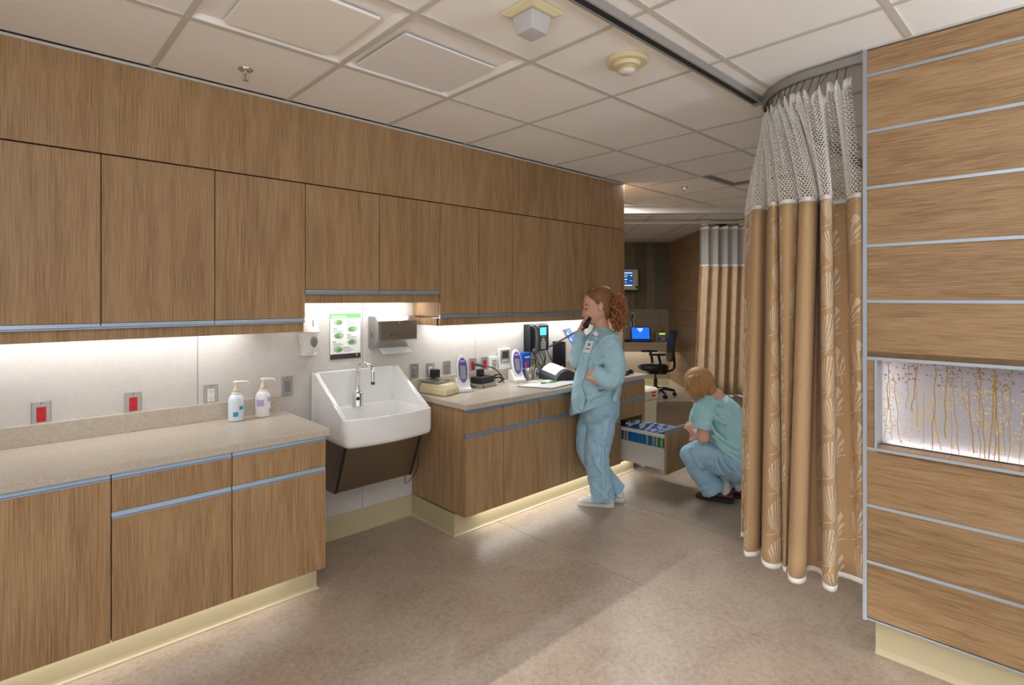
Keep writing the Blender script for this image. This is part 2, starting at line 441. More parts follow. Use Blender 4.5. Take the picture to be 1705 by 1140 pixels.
# ---- cove bases
def cove(name, pts, h=.14, lip=.016, label=None):
    """cove base profile swept along a plan polyline (room side on the left of travel)"""
    prof = [(0, 0), (lip, 0), (lip, .004), (lip * .45, .011), (.005, .022), (.004, h), (0, h)]
    pts = [Vector((*p, 0)) for p in pts]; rs = []
    for i, p in enumerate(pts):
        d1 = (pts[i] - pts[i - 1]).normalized() if i else (pts[1] - pts[0]).normalized()
        d2 = (pts[i + 1] - pts[i]).normalized() if i < len(pts) - 1 else d1
        n1, n2 = Vector((-d1.y, d1.x, 0)), Vector((-d2.y, d2.x, 0))
        n = (n1 + n2); n = n / (n.dot(n1)) if n.length > 1e-6 else n1
        rs.append([p + n * a + Vector((0, 0, b)) for a, b in prof])
    return struct(G().rings(rs).build(name, 'cove_base', bevel=.001), label)
cove('baseboard_left', [(1.224, 3.20), (1.224, 2.80), (-.75, 2.80)], .145, label='cream cove base under the left base cabinets')
cove('baseboard_back', [(4.13, 2.80), (2.139, 2.80), (2.139, 3.294), (1.24, 3.294)], .145, label='cream cove base in the sink alcove and under the right cabinets')
# ---- right partition, oak planks between aluminium strips
TH = math.radians(1.45)
MR = Matrix.Translation((2.69, .665, 0)) @ Matrix.Rotation(TH, 4, 'Z')
wr = sroot('wall_right', (2.69, .665, 0), 'oak plank partition with aluminium strips')
ZP = [.169, .411, .649, .890, 1.271, 1.511, 1.746, 1.991, 2.228, 2.466, 2.578]
L = -3.1
for k in range(len(ZP) - 1):
    z0, z1 = ZP[k], ZP[k + 1]
    if k == 3:
        G().box(0, .02, -.036, -.012, z0 + .007, z1 - .007).build('plank', 'oak_wall', wr, M=MR)
    else:
        G().box(0, .02, L, -.012, z0 + .0065, z1 - .0065).build('plank', 'oak_wall', wr, M=MR)
for z in ZP[:-1]:
    w = .0035 if z == ZP[0] else .0062
    G().box(-.003, .012, L, -.011, z - w, z + w).build('aluminium_strip', 'aluminium', wr, M=MR)
G().box(-.004, .24, -.0115, .004, .160, 2.58).build('edge_trim', 'aluminium', wr, M=MR)
G().box(-.003, .09, -.0475, -.038, .892, 1.269).build('niche_jamb', 'aluminium', wr, M=MR)
G().box(.0, .082, L, -.046, .874, .8985).build('niche_sill', 'oak_side', wr, M=MR)
G().box(.0, .23, L, -.012, 1.275, 1.30).build('niche_head', 'oak_side', wr, M=MR)
G().box(.021, .24, L, -.012, .162, .872).build('wall_core', 'oak_dark', wr, M=MR)
G().box(.021, .24, L, -.012, 1.302, 2.6).build('wall_core', 'oak_dark', wr, M=MR)
G().box(.225, .24, L, -.012, .872, 1.302).build('niche_back', 'niche_white', wr, M=MR)
G().box(.021, .225, -.036, -.012, .872, 1.302).build('niche_side', 'niche_white', wr, M=MR)
G().box(-.006, .24, L, .004, 2.578, 2.584).build('ceiling_angle', 'ceiling_bar', wr, M=MR)
pr = [(.07, 0), (.054, 0), (.054, .005), (.062, .014), (.065, .026), (.066, .156), (.07, .156)]
struct(G().add([], []).prism(pr, L, -.028, 'y').build('baseboard_right', 'cove_base', M=MR, bevel=.001), 'cream cove base under the oak partition')
G().box(.0665, .24, L, -.03, .0, .162).build('toe_core', 'cove_base', wr, M=MR)
t = root('fill_trough_wall', (2.6, -1.55, 1.67), 'unseen light trough added on the oak partition to brighten the ceiling', 'light')  # trough added to carry the made-up uplight on the right
G().prism([(2.42, 1.75), (2.44, 1.67), (2.688, 1.67), (2.688, 1.75), (2.68, 1.75), (2.68, 1.685), (2.45, 1.685), (2.435, 1.75)], -2.2, -.9, 'y').build('trough', 'white_plastic', t)
t = root('fill_trough_hung', (-.75, -.35, 1.86), 'unseen hung trough added behind the camera to brighten the ceiling', 'light')  # trough invented to hold the rear ceiling fill
G().prism([(-.44, 1.905), (-.42, 1.86), (-.28, 1.86), (-.26, 1.905), (-.272, 1.905), (-.288, 1.872), (-.412, 1.872), (-.428, 1.905)], -1.45, -.05, 'x').build('trough', 'white_plastic', t)
for x_ in (-1.3, -.2): G().cyl((x_, -.35, 1.86), (x_, -.35, 2.585), .003, None, 6).build('suspension_cable', 'rail_dark', t)
# ---- far bay walls
wf = sroot('wall_far', (0, 0, 0), 'striped wallpaper wall of the far bay')
G().box(9.72, 9.8, -2.2, 2.62, 0, 2.6).build('wall_core', 'far_laminate', wf, M=MFAR)
plain('stripe_a', (132, 118, 92), .75); plain('stripe_b', (112, 104, 84), .75); plain('stripe_c', (98, 100, 88), .75); plain('stripe_d', (146, 132, 104), .75)
random.seed(3); r = -.4
while r < 2.48:
    w = random.choice((.05, .09, .14, .2, .07)); r2 = min(r + w, 2.485)
    G().box(9.7145, 9.72, r, r2 - .002, 1.33, 2.5).build('wallpaper_stripe', random.choice(('stripe_a', 'stripe_b', 'stripe_c', 'stripe_d', 'stripe_a')), wf, M=MFAR); r = r2
for a, b in ((-.5, .6), (.605, 1.6), (1.605, 2.32), (2.325, 2.487)):
    G().box(9.708, 9.72, a, b - .004, .12, 1.325).build('wall_panel', 'far_laminate', wf, M=MFAR)
G().box(9.700, 9.712, -.5, 2.487, 0, .115).build('cove_base', 'cove_base', wf, M=MFAR)
wx = sroot('wall_bay', (0, 0, 0), 'dark oak plank wall of the far bay')
G().box(7.25, 9.75, 2.51, 2.6, 0, 2.6).build('wall_core', 'oak_dark', wx, M=MFAR)
wood('oak_far', (150, 118, 84), (122, 92, 62), (170, 138, 102), 'x')
for z0, z1 in ((.11, .36), (.363, .60), (.603, .84), (.843, 1.08), (1.083, 1.32), (1.323, 1.56), (1.563, 1.80), (1.803, 2.04), (2.043, 2.28), (2.283, 2.505)):
    G().box(7.25, 9.71, 2.49, 2.51, z0, z1).build('plank', 'oak_far', wx, M=MFAR)
G().box(7.25, 9.71, 2.482, 2.51, 0, .105).build('cove_base', 'cove_base', wx, M=MFAR)
# bay wall far to the right behind the curtain and left side of the far bay
struct(G().box(2.0, 7.25, 4.3, 4.4, 0, 2.6).build('wall_side', 'wall_paint', M=MFAR), 'unseen wall behind the curtain, added to keep the far bay dark')  # unseen wall added to block world light from the far bay
struct(G().box(7.2, 7.3, 2.61, 4.4, 0, 2.6).build('wall_cross', 'wall_paint', M=MFAR), 'painted wall behind the distant curtain')
struct(G().box(5.2, 9.8, -2.3, -2.2, 0, 2.6).build('wall_corridor', 'wall_paint', M=MFAR), 'painted wall of the passage beyond the cabinets')
# ================================================================== CABINETS
GAP = .002
def pull(x0, x1, yf, z0, z1, parent, down=False):
    """aluminium J-channel pull; yf = face plane, opens towards the room"""
    h = z1 - z0
    if not down:   # pull sits on top of a door or drawer front
        prof = [(yf - .001, z0), (yf - .001, z0 + .005), (yf + .003, z0 + .007), (yf + .007, z1 - .003), (yf + .004, z1 - .002), (yf + .004, z1), (yf + .020, z1), (yf + .020, z0)]
    else:          # pull under an upper door
        prof = [(yf - .001, z0), (yf - .001, z0 + .0055), (yf + .003, z0 + .008), (yf + .006, z1 - .001), (yf + .018, z1), (yf + .018, z0)]
    return G().prism(prof, x0 + GAP, x1 - GAP, 'x').build('pull', 'aluminium_blue', parent)
def upper(x0, x1, splits, zb, label, ends=(False, False)):
    """wall cabinet: zb = bottom of doors; pull and light rail below"""
    yf, zt = 2.964, 2.152
    t = root('wall_cabinet', ((x0 + x1) / 2, 3.29, zb), label, 'cabinet', 'oak wall cabinets')
    G().box(x0 + .001, x1 - .001, 2.9855, 3.29, zb - .012, zt).build('body', 'oak', t)
    if ends[0]: G().box(x0 + .0005, x0 + .018, 2.966, 3.29, zb - .0765, zb - .0275).build('end_panel', 'oak', t)
    for a, b in zip(splits, splits[1:]):
        d = G().box(a + GAP, b - GAP, yf, yf + .020, zb, zt).build('door', 'oak', t, bevel=.0008, seg=1)
        pull(a, b, yf, zb - .026, zb - .001, d, True)
    G().box(x0 + .0005, x1 - .0005, 2.987, 3.003, zb - .077, zb - .027).build('light_rail', 'oak', t)
    return t
upper(-.75, .336, (-.75, -.116, .336), 1.417, 'oak wall cabinet at the left edge of the picture')
upper(.336, 1.239, (.336, .788, 1.239), 1.417, 'tall double-door oak wall cabinet above the pump bottles')
upper(1.239, 2.146, (1.239, 1.695, 2.146), 1.574, 'shorter double-door oak wall cabinet above the sink')
upper(2.146, 2.809, (2.146, 2.477, 2.809), 1.417, 'oak wall cabinet above the scale, next to the sink cabinet', (True, False))
upper(2.809, 3.437, (2.809, 3.121, 3.437), 1.417, 'oak wall cabinet above the wall telephone')
upper(3.437, 4.194, (3.437, 3.812, 4.194), 1.417, 'last oak wall cabinet, behind the head of the standing person')
def ledbar(x0, x1, y, z, label):
    t = root('undercabinet_light', ((x0 + x1) / 2, y, z), label, 'light', 'under-cabinet light bars')
    G().box(x0, x1, y - .025, y + .025, z, z + .018).build('housing', 'white_plastic', t)
    G().box(x0 + .02, x1 - .02, y - .012, y + .012, z - .002, z + .001).build('diffuser', 'led_strip', t)
ledbar(-.2, 1.04, 3.20, 1.3865, 'light bar under the wall cabinets above the left counter')
ledbar(1.27, 2.11, 3.20, 1.5435, 'light bar under the short cabinet above the sink')
ledbar(2.2, 4.12, 3.20, 1.3865, 'light bar under the wall cabinets above the right counter')

YB = 2.69
def base_unit(x0, x1, label, fronts, endp=None):
    t = root('base_cabinet', ((x0 + x1) / 2, 3.0, .149), label, 'cabinet', 'oak base cabinets')
    G().box(x0 + .001, x1 - .001, YB + .021, 3.29, .150, .824).build('body', 'oak', t)
    if endp == 'L': G().box(x0 - .001, x0 + .0005, YB + .021, 3.29, .150, .824).build('end_panel', 'oak', t)
    for kind, a, b, z0, z1 in fronts:
        d = G().box(a + GAP, b - GAP, YB, YB + .020, z0, z1).build(kind, 'oak', t, bevel=.0008, seg=1)
        pull(a, b, YB, z1 + .0005, z1 + .027, d)
    return t
def stack(a, b):      # drawer over door
    return [('drawer', a, b, .669, .797), ('door', a, b, .149, .640)]
base_unit(-.75, .338, 'oak base cabinet with full-height door at the left edge', [('door', -.75, -.116, .149, .797), ('door', -.116, .338, .149, .797)])
base_unit(.338, 1.232, 'oak base cabinet with two drawers over doors, left of the sink', stack(.338, .786) + stack(.786, 1.232))
base_unit(2.141, 2.80, 'oak base cabinet right of the sink under the scale', stack(2.141, 2.465) + stack(2.465, 2.80), 'L')
base_unit(2.80, 3.44, 'oak base cabinet behind the legs of the standing person', stack(2.80, 3.115) + stack(3.115, 3.44))
base_unit(3.44, 3.79, 'narrow three-drawer oak base cabinet beside the open file drawer', [('drawer', 3.44, 3.79, .671, .797), ('drawer', 3.44, 3.79, .512, .643), ('drawer', 3.44, 3.79, .149, .485)])
# unit with the open file drawer
t = root('base_cabinet', (3.97, 3.0, .149), 'end oak base cabinet with its bottom file drawer pulled open', 'cabinet', 'oak base cabinets')
G().box(3.791, 4.146, YB + .021, 3.29, .505, .824).build('body', 'oak', t)
for a, b in ((3.791, 3.806), (4.131, 4.146)): G().box(a, b, YB + .021, 3.29, .150, .505).build('side_panel', 'oak', t)
G().box(3.806, 4.131, YB + .021, 3.29, .150, .165).build('bottom_panel', 'oak', t)
for z0, z1 in ((.671, .797), (.512, .643)):
    d = G().box(3.79 + GAP, 4.147 - GAP, YB, YB + .02, z0, z1).build('drawer', 'oak', t, bevel=.0008, seg=1)
    pull(3.79, 4.147, YB, z1 + .0005, z1 + .027, d)
YD = 2.265
dr = G().box(3.792, 4.147, YD, YD + .02, .152, .470).build('file_drawer', 'oak', t, bevel=.0008, seg=1)
dr['label'] = 'open file drawer full of hanging folders'
pull(3.79, 4.147, YD, .4705, .497, dr)
for a, b in ((3.812, 3.822), (4.115, 4.125)):
    G().box(a, b, YD + .021, 3.0, .175, .345).build('drawer_side', 'drawer_grey', dr)
    G().box(a, b, YD + .021, 3.0, .425, .452).build('hanging_rail', 'offwhite', dr)
G().box(3.822, 4.115, YD + .021, 3.0, .175, .185).build('drawer_bottom', 'drawer_grey', dr)
# hanging folders: each one a thing
random.seed(11)
cols = ['folder_blue'] * 5 + ['folder_teal'] * 3 + ['folder_yellow', 'folder_tan']
ORD = 'one two three four five six seven eight nine ten eleven twelve thirteen fourteen fifteen sixteen seventeen eighteen nineteen twenty twenty-one twenty-two twenty-three twenty-four twenty-five twenty-six twenty-seven twenty-eight twenty-nine thirty thirty-one thirty-two thirty-three thirty-four thirty-five'.split()
y = YD + .032; n = 0
while y < 2.72:
    c = random.choice(['folder_yellow', 'folder_yellow', 'folder_teal']) if n < 4 else random.choice(cols)
    nm = {'folder_blue': 'blue', 'folder_teal': 'teal', 'folder_yellow': 'yellow', 'folder_tan': 'tan'}[c]
    f = root('hanging_folder', (3.968, y, .19), '%s hanging folder with white tab, number %s counted from the open drawer front' % (nm, ORD[n]), 'folder', 'hanging folders in the file drawer')
    dz = random.uniform(-.008, .006)
    G().box(3.825, 4.112, y, y + .009, .20, .440 + dz).build('folder_sleeve', c, f)
    G().box(3.824, 4.113, y + .001, y + .008, .440 + dz, .452 + dz).build('folder_edge', 'folder_blue', f)
    tx = random.choice((3.84, 3.90, 3.96, 4.02)); G().box(tx, tx + .07, y + .003, y + .005, .45 + dz, .468 + dz).build('tab', 'paper', f)
    y += random.uniform(.0125, .018); n += 1
# ---- countertops
def counter(x0, x1, label, splash, endcap=False):
    t = root('countertop', ((x0 + x1) / 2, 3.0, .825), label, 'countertop')
    G().box(x0, x1, 2.667, 3.294, .8255, .861).build('slab', 'counter_stone', t, bevel=.003)
    s = G().box(x0, splash, 3.270, 3.2945, .8612, .955).build('backsplash', 'counter_stone', t, bevel=.002)
    return t
counter(-.75, 1.245, 'beige speckled countertop left of the sink', 1.225)
counter(2.124, 4.155, 'beige speckled countertop right of the sink', 4.15)
for x0, x1, lb in ((-.2, 1.2, 'light bar in the toe space under the left base cabinets'), (2.3, 4.1, 'light bar in the toe space under the right base cabinets')):
    t = root('toe_kick_light', ((x0 + x1) / 2, 2.765, .146), lb, 'light', 'toe-kick light bars')
    G().box(x0, x1, 2.750, 2.785, .1465, .1495).build('strip', 'led_strip', t)
# ================================================================== SINK
t = root('sink', (1.70, 3.29, .68), 'white scrub sink with high sloped splash sides hung on the wall', 'sink')
X0, X1 = 1.411, 1.993
def sink_poly(dx, dyf, yb, r):
    """plan outline: bowed front with round corners, inset dx at the sides, dyf at the front, back at yb"""
    x0, x1 = X0 + dx, X1 - dx; cx_ = (X0 + X1) / 2; hw = (X1 - X0) / 2
    def bow(x): k = (x - cx_) / hw; return 2.79 + .045 * k * k + dyf
    pts = [(x0 + r - r * math.cos(a), bow(x0 + r) + r - r * math.sin(a)) for a in [PI / 2 * k / 5 for k in range(5)]]
    pts += [(x0 + r + (x1 - x0 - 2 * r) * k / 12, bow(x0 + r + (x1 - x0 - 2 * r) * k / 12)) for k in range(13)]
    pts += [(x1 - r + r * math.sin(a), bow(x1 - r) + r - r * math.cos(a)) for a in [PI / 2 * k / 5 for k in range(1, 6)]]
    return pts + [(x1, yb), (x0, yb)]
top, bot, fl_ = .845, .682, .745
def lv(poly, z): return [(p[0], p[1], z) for p in poly]
G().rings([lv(sink_poly(.02, .02, 3.286, .03), bot), lv(sink_poly(.004, .004, 3.288, .04), bot + .012), lv(sink_poly(0, 0, 3.288, .042), bot + .03), lv(sink_poly(0, 0, 3.288, .042), top - .008), lv(sink_poly(.003, .003, 3.288, .04), top - .002), lv(sink_poly(.008, .008, 3.288, .036), top),
           lv(sink_poly(.030, .030, 3.20, .03), top), lv(sink_poly(.036, .036, 3.195, .03), top - .008), lv(sink_poly(.06, .065, 3.17, .05), fl_)]).build('basin', 'ceramic', t, smooth=True, mods=(('EDGE_SPLIT', {'split_angle': math.radians(60)}),))
G().box(X0 + .002, X1 - .002, 3.258, 3.2885, top - .01, 1.068).build('back_splash', 'ceramic', t, bevel=.006)
for a in (X0 - .0008, X1 - .0272):
    prof = [(3.2885, .715), (3.2885, 1.068), (3.235, 1.068), (2.875, top + .006), (2.868, top - .004), (2.90, .715)]
    G().prism(prof, a, a + .028, 'x').build('side_wing', 'ceramic', t, bevel=.007, seg=3)
# stainless shroud below
pr = [(3.288, .69), (2.90, .69), (3.03, .385), (3.06, .375), (3.288, .375)]
sh = G().prism(pr, X0 + .03, X1 - .03, 'x').build('pipe_shroud', 'steel_brown', t, bevel=.004)
for a in (X0 + .0295, X1 - .0445):
    G().prism([(2.8985, .688), (2.905, .688), (3.035, .383), (3.0285, .383)], a, a + .015, 'x').build('shroud_edge', 'rail_dark', sh)
# faucet
f = root('faucet', (1.668, 3.19, .845), 'chrome sensor faucet with gooseneck spout standing in the white sink', 'faucet')
G().lathe([(.036, .0), (.036, .006), (.033, .012), (.033, .075), (.026, .09), (.014, .098), (.013, .118), (.0001, .118)], (1.668, 3.19, .845), 24).build('body', 'chrome', f, smooth=True, mods=(('EDGE_SPLIT', {'split_angle': .6}),))
pts = [(1.668, 3.19, .955), (1.668, 3.19, 1.04)] + [(1.668 + .018 * (1 - math.cos(a)), 3.19 - .065 * (1 - math.cos(a)), 1.05 + .065 * math.sin(a)) for a in [PI * k / 12 for k in range(1, 12)]] + [(1.704, 3.062, 1.02), (1.704, 3.06, 1.005)]
G().tube(pts, .0115, 14).build('gooseneck', 'chrome', f, smooth=True)
G().cyl((1.704, 3.06, 1.004), (1.704, 3.06, .99), .0125, .0125, 14).build('aerator', 'dark_grey', f)
G().ell((1.655, 3.158, .895), (.012, 0, 0), (0, .006, 0), (0, 0, .012)).build('sensor_eye', 'black_gloss', f)
# cable loop beside the sink
cb = [P3(687, 728, 3.82), P3(690, 745, 3.82), P3(696, 765, 3.78), P3(692, 785, 3.78), P3(678, 803, 3.78), P3(674, 802, 3.78), P3(676, 785, 3.78), P3(684, 770, 3.78)]
tag(G().tube(crom(cb, 6), .0022, 6).build('cable_loop', 'black', smooth=True), 'thin black cord looping down the cabinet side by the sink', 'cord')
# ================================================================== WALL PLATES
def plate(xc, zc, kind, label):
    W, Hh = (.035, .059)
    t = root({'switch': 'light_switch', 'data': 'data_socket'}.get(kind, 'wall_outlet'), (xc, 3.295, zc), label, 'switch' if kind == 'switch' else 'outlet', 'steel wall plates')
    y = 3.2948
    G().box(xc - W, xc + W, y - .006, y, zc - Hh, zc + Hh).build('plate', 'plate_steel', t, bevel=.003)
    m = {'red': 'red_plastic', 'switch': 'mid_grey', 'grey': 'offwhite', 'data': 'mid_grey', 'white': 'offwhite'}[kind]
    fc = G().box(xc - .017, xc + .017, y - .009, y - .005, zc - .034, zc + .034).build('face', m, t, bevel=.0015)
    if kind == 'switch':
        G().box(xc - .011, xc + .011, y - .013, y - .008, zc - .026, zc + .026).build('rocker', 'mid_grey', fc, bevel=.002)
    else:
        for dz in (-.021, .021):
            g = G()
            for dx in (-.006, .006): g.box(xc + dx - .0012, xc + dx + .0012, y - .0096, y - .0088, zc + dz - .001, zc + dz + .007)
            g.cyl((xc, y - .0096, zc + dz - .007), (xc, y - .0088, zc + dz - .007), .0022, None, 8)
            g.build('slots', 'print_dark', fc)
        if kind in ('red', 'grey'): G().box(xc - .007, xc + .007, y - .0105, y - .0088, zc - .004, zc + .004).build('test_buttons', m, fc)
    for dz in (-.05, .05): G().cyl((xc, y - .0075, zc + dz), (xc, y - .0058, zc + dz), .003, None, 8).build('screw', 'dark_grey', t)
    return t
plate(.154, .995, 'red', 'red outlet in steel plate nearest the left edge')
plate(.503, .996, 'red', 'red outlet in steel plate, second from the left edge')
plate(.854, .997, 'grey', 'grey outlet in steel plate just left of the pump bottles')
plate(1.266, 1.001, 'switch', 'grey rocker switch in steel plate left of the sink')
plate(2.158, 1.003, 'switch', 'grey rocker switch in steel plate right of the sink')
plate(2.294, .996, 'grey', 'outlet with a black power adapter plugged into it')
plate(2.443, .999, 'data', 'grey data socket behind the first purple handset')
plate(2.570, 1.002, 'white', 'outlet half hidden behind the first purple handset')
plate(2.692, 1.003, 'red', 'red outlet with a black plug and cord in it')
plate(2.811, 1.003, 'red', 'red outlet without plug right of the corded one')
t = root('wall_dimmer', (2.895, 3.295, 1.002), 'white wall control box with grey face beside the second red outlet', 'switch')
G().box(2.857, 2.934, 3.272, 3.2948, .945, 1.06).build('housing', 'white_plastic', t, bevel=.004)
G().box(2.875, 2.916, 3.268, 3.2725, .962, 1.035).build('face', 'plate_steel', t, bevel=.002)
G().box(2.884, 2.907, 3.2665, 3.2685, 1.008, 1.018).build('button', 'offwhite', t)
t = root('thermostat', (3.015, 3.295, 1.03), 'white wall thermostat with a small dark screen', 'thermostat')
G().box(2.952, 3.080, 3.275, 3.2948, .94, 1.115).build('housing', 'white_plastic', t, bevel=.004)
G().box(2.966, 3.066, 3.272, 3.2755, 1.005, 1.105).build('bezel', 'plate_steel', t, bevel=.002)
G().box(2.985, 3.047, 3.2705, 3.2725, 1.04, 1.092).build('screen', 'lcd_dark', t)
for k in range(3): G().box(2.982 + .024 * k, 2.998 + .024 * k, 3.2700, 3.2725, 1.014, 1.026).build('button', 'offwhite', t)
tag(G().box(3.09, 3.13, 3.288, 3.2948, 1.038, 1.054).build('wall_tag', 'mid_grey', bevel=.001), 'small grey tag on the wall right of the thermostat', 'tag')
# power adapter, plug and cords
t = root('power_adapter', (2.312, 3.28, .985), 'black power adapter block plugged in right of the sink', 'adapter')
G().box(2.283, 2.335, 3.225, 3.283, .955, 1.012).build('block', 'black', t, bevel=.004)
G().tube(crom([(2.29, 3.245, .957), (2.275, 3.24, .92), (2.29, 3.25, .90), (2.255, 3.262, .872), (2.20, 3.265, .866), (2.15, 3.262, .866)], 5), .0025, 6).build('cord', 'black', t, smooth=True)
t = root('power_plug', (2.72, 3.25, 1.01), 'black plug and cord drooping from the red outlet to the counter', 'cord')
G().cyl((2.695, 3.283, 1.018), (2.735, 3.21, 1.005), .014, .011, 12).build('plug', 'dark_grey', t)
G().tube(crom([(2.735, 3.21, 1.005), (2.79, 3.15, .985), (2.84, 3.13, .93), (2.87, 3.14, .88), (2.90, 3.16, .868)], 8), .004, 8).build('cord', 'black', t, smooth=True)
# ================================================================== ON THE WALL
# soap dispenser
t = root('soap_dispenser', (1.385, 3.295, 1.19), 'white wall soap dispenser with clear top beside the hand poster', 'dispenser')
xs_ = 1.39; prof = []
def sd(z0, z1, w0, w1, d0, d1, n=10):
    rs = []
    for k in range(n + 1):
        q = k / n; z = z0 + (z1 - z0) * q; w = w0 + (w1 - w0) * q; d = d0 + (d1 - d0) * math.sin(q * PI / 2)
        rs.append([(xs_ + w * math.cos(a), 3.294 - d * max(0, math.sin(a)) ** .7, z) for a in [PI * i / 14 for i in range(15)]] + [(xs_ - w, 3.2945, z), (xs_ + w, 3.2945, z)])
    return G().rings(rs)
sd(1.19, 1.32, .040, .062, .05, .10).build('lower_shell', 'white_plastic', t, smooth=True, mods=(('EDGE_SPLIT', {'split_angle': .7}),))
sd(1.322, 1.44, .061, .048, .098, .05).build('upper_shell', 'offwhite', t, smooth=True, mods=(('EDGE_SPLIT', {'split_angle': .7}),))
G().box(xs_ - .046, xs_ + .046, 3.255, 3.2945, 1.176, 1.192).build('nozzle_base', 'white_plastic', t, bevel=.004)
G().ell((xs_, 3.196, 1.265), (.022, 0, 0), (0, .008, 0), (0, 0, .034)).build('push_window', 'mid_grey', t, smooth=True)
G().box(xs_ - .002, xs_ + .002, 3.208, 3.215, 1.355, 1.395).build('fill_slot', 'mid_grey', t)
# handwashing poster
t = root('handwashing_poster', (1.638, 3.29, 1.28), 'handwashing instruction poster with green header and dark footer', 'poster')
px0, px1, pz0, pz1, py = 1.535, 1.742, 1.137, 1.425, 3.2925
G().box(px0 - .004, px1 + .004, py - .001, py + .002, pz0 - .006, pz1 + .006).build('sleeve', 'clear_plastic', t)
G().box(px0, px1, py - .0016, py - .001, pz0, pz1).build('sheet', 'paper', t)
yy = py - .0018
G().box(px0, px1, yy, yy + .0003, pz1 - .028, pz1).build('header', 'green_print', t)
G().box(px0, px1, yy, yy + .0003, pz0, pz0 + .032).build('footer', 'print_dark', t)
UX, UZ = (1, 0, 0), (0, 0, 1)
text('Handwashing', .0185, (px0 + .012, yy - .0003, pz1 - .022), UX, UZ, 'paper', t)

W4 = [('Rinse', .112, .235), ('Soap', .018, .190), ('Rinse', .112, .148), ('Dry', .018, .106), ('Discard', .09, .068)]
for wd, dx, dz in W4:
    text(wd, .0135, (px0 + dx, yy - .0003, pz0 + dz), UX, UZ, 'ink', t)
    g = G()
    for k in range(3): g.box(px0 + dx, px0 + dx + (.06, .07, .05)[k], yy, yy + .0003, pz0 + dz - .009 - .007 * k, pz0 + dz - .0065 - .007 * k)
    g.build('text_lines', 'mid_grey', t)
random.seed(5)
for cx_, cz_ in ((.055, .235), (.148, .188), (.055, .148), (.148, .105), (.055, .062)):
    G().rings([[(px0 + cx_ + .036 * math.cos(a), yy + e, pz0 + cz_ + .019 * math.sin(a)) for a in [2 * PI * i / 24 for i in range(24)]] for e in (.0003, -.0001)]).build('leaf_blot', 'green_pale', t)
    o_ = Vector((px0 + cx_, yy - .0006, pz0 + cz_)); g = G(); sgn = random.choice((-1, 1))
    def wp(x, z): return o_ + Vector((x * sgn, 0, z))
    for k in range(4):      # outline of a hand: palm and four fingers
        z0_ = .009 - .006 * k; g.tube(crom([wp(-.004, z0_), wp(.012, z0_ + .001), wp(.022 - .002 * abs(k - 1), z0_ - .001), wp(.021 - .002 * abs(k - 1), z0_ - .004), wp(.004, z0_ - .0045)], 3), .0007, 4)
    g.tube(crom([wp(-.03, .014), wp(-.016, .012), wp(-.004, .011), wp(.004, .016), wp(.008, .013)], 3), .0008, 4); g.tube(crom([wp(-.028, -.006), wp(-.012, -.012), wp(.002, -.016)], 3), .0008, 4)
    for k in range(5): g.tube([wp(random.uniform(-.02, .0), random.uniform(-.01, .01)), wp(random.uniform(-.015, .008), random.uniform(-.014, .008))], .0006, 4)
    g.build('hand_drawing', 'ink', t)
G().ell((px1 - .026, yy, pz0 + .020), (.004, 0, 0), (0, .0005, 0), (0, 0, .008)).build('emblem', 'folder_yellow', t)

# paper towel dispenser
t = root('towel_dispenser', (1.965, 3.295, 1.19), 'stainless steel paper towel dispenser above the sink', 'dispenser')
G().prism([(3.2945, 1.195), (3.2945, 1.405), (3.20, 1.405), (3.165, 1.375), (3.165, 1.248), (3.22, 1.195)], 1.80, 2.098, 'x').build('case', 'steel', t, bevel=.003)
G().prism([(3.166, 1.25), (3.166, 1.373), (3.162, 1.373), (3.162, 1.25)], 1.812, 2.086, 'x').build('front_door', 'steel', t, bevel=.002)
G().cyl((1.965, 3.163, 1.36), (1.965, 3.156, 1.36), .008, None, 14).build('lock', 'chrome', t)
G().prism([(3.235, 1.198), (3.168, 1.160), (3.166, 1.163), (3.232, 1.2015)], 1.84, 2.06, 'x').build('paper_towel', 'paper', t)

G().cyl((1.893, 3.1625, 1.283), (1.893, 3.1612, 1.283), .014, None, 5).build('stamped_mark', 'steel_brown', t)
g = G()
for k in range(3): g.box(1.915, 1.985, 3.1612, 3.1625, 1.273 + .008 * k, 1.276 + .008 * k)
g.build('stamped_lines', 'steel_brown', t)
G().box(1.7985, 1.8005, 3.245, 3.252, 1.26, 1.30).build('level_slot', 'dark_grey', t)
# wall telephone
t = root('wall_telephone', (3.37, 3.295, 1.06), 'black wall telephone with blue screen and keypad', 'telephone')
x0, x1, z0, z1 = 3.245, 3.475, 1.075, 1.305
G().prism([(3.2945, z0), (3.2945, z1), (3.235, z1), (3.215, z1 - .01), (3.215, z0 + .005), (3.235, z0)], x0, x1, 'x').build('body', 'black', t, bevel=.005)
G().box(x0 + .12, x0 + .195, 3.2125, 3.2155, z1 - .095, z1 - .03).build('screen', 'screen_cyan', t)
G().cyl((x0 + .158, 3.2152, z1 - .135), (x0 + .158, 3.211, z1 - .135), .018, None, 18).build('navigation_ring', 'plate_steel', t)
G().box(x0 + .13, x0 + .19, 3.2128, 3.2152, z1 - .108, z1 - .103).build('soft_keys', 'plate_steel', t)
for r_ in range(4):
    for c_ in range(3):
        G().box(x0 + .132 + .021 * c_, x0 + .146 + .021 * c_, 3.2118, 3.2152, z0 + .018 + .017 * r_, z0 + .029 + .017 * r_).build('key', 'offwhite', t)
hs = [(x0 + .045, 3.185, z1 - .03), (x0 + .052, 3.178, z1 - .08), (x0 + .052, 3.178, z1 - .15), (x0 + .045, 3.185, z1 - .21)]
G().tube(crom([(x0 + .03, 3.205, z1 - .012)] + hs + [(x0 + .03, 3.205, z1 - .228)], 5), [.024] * 3 + [.020] * 20 + [.024] * 3, 12).build('receiver', 'dark_grey', t, smooth=True)
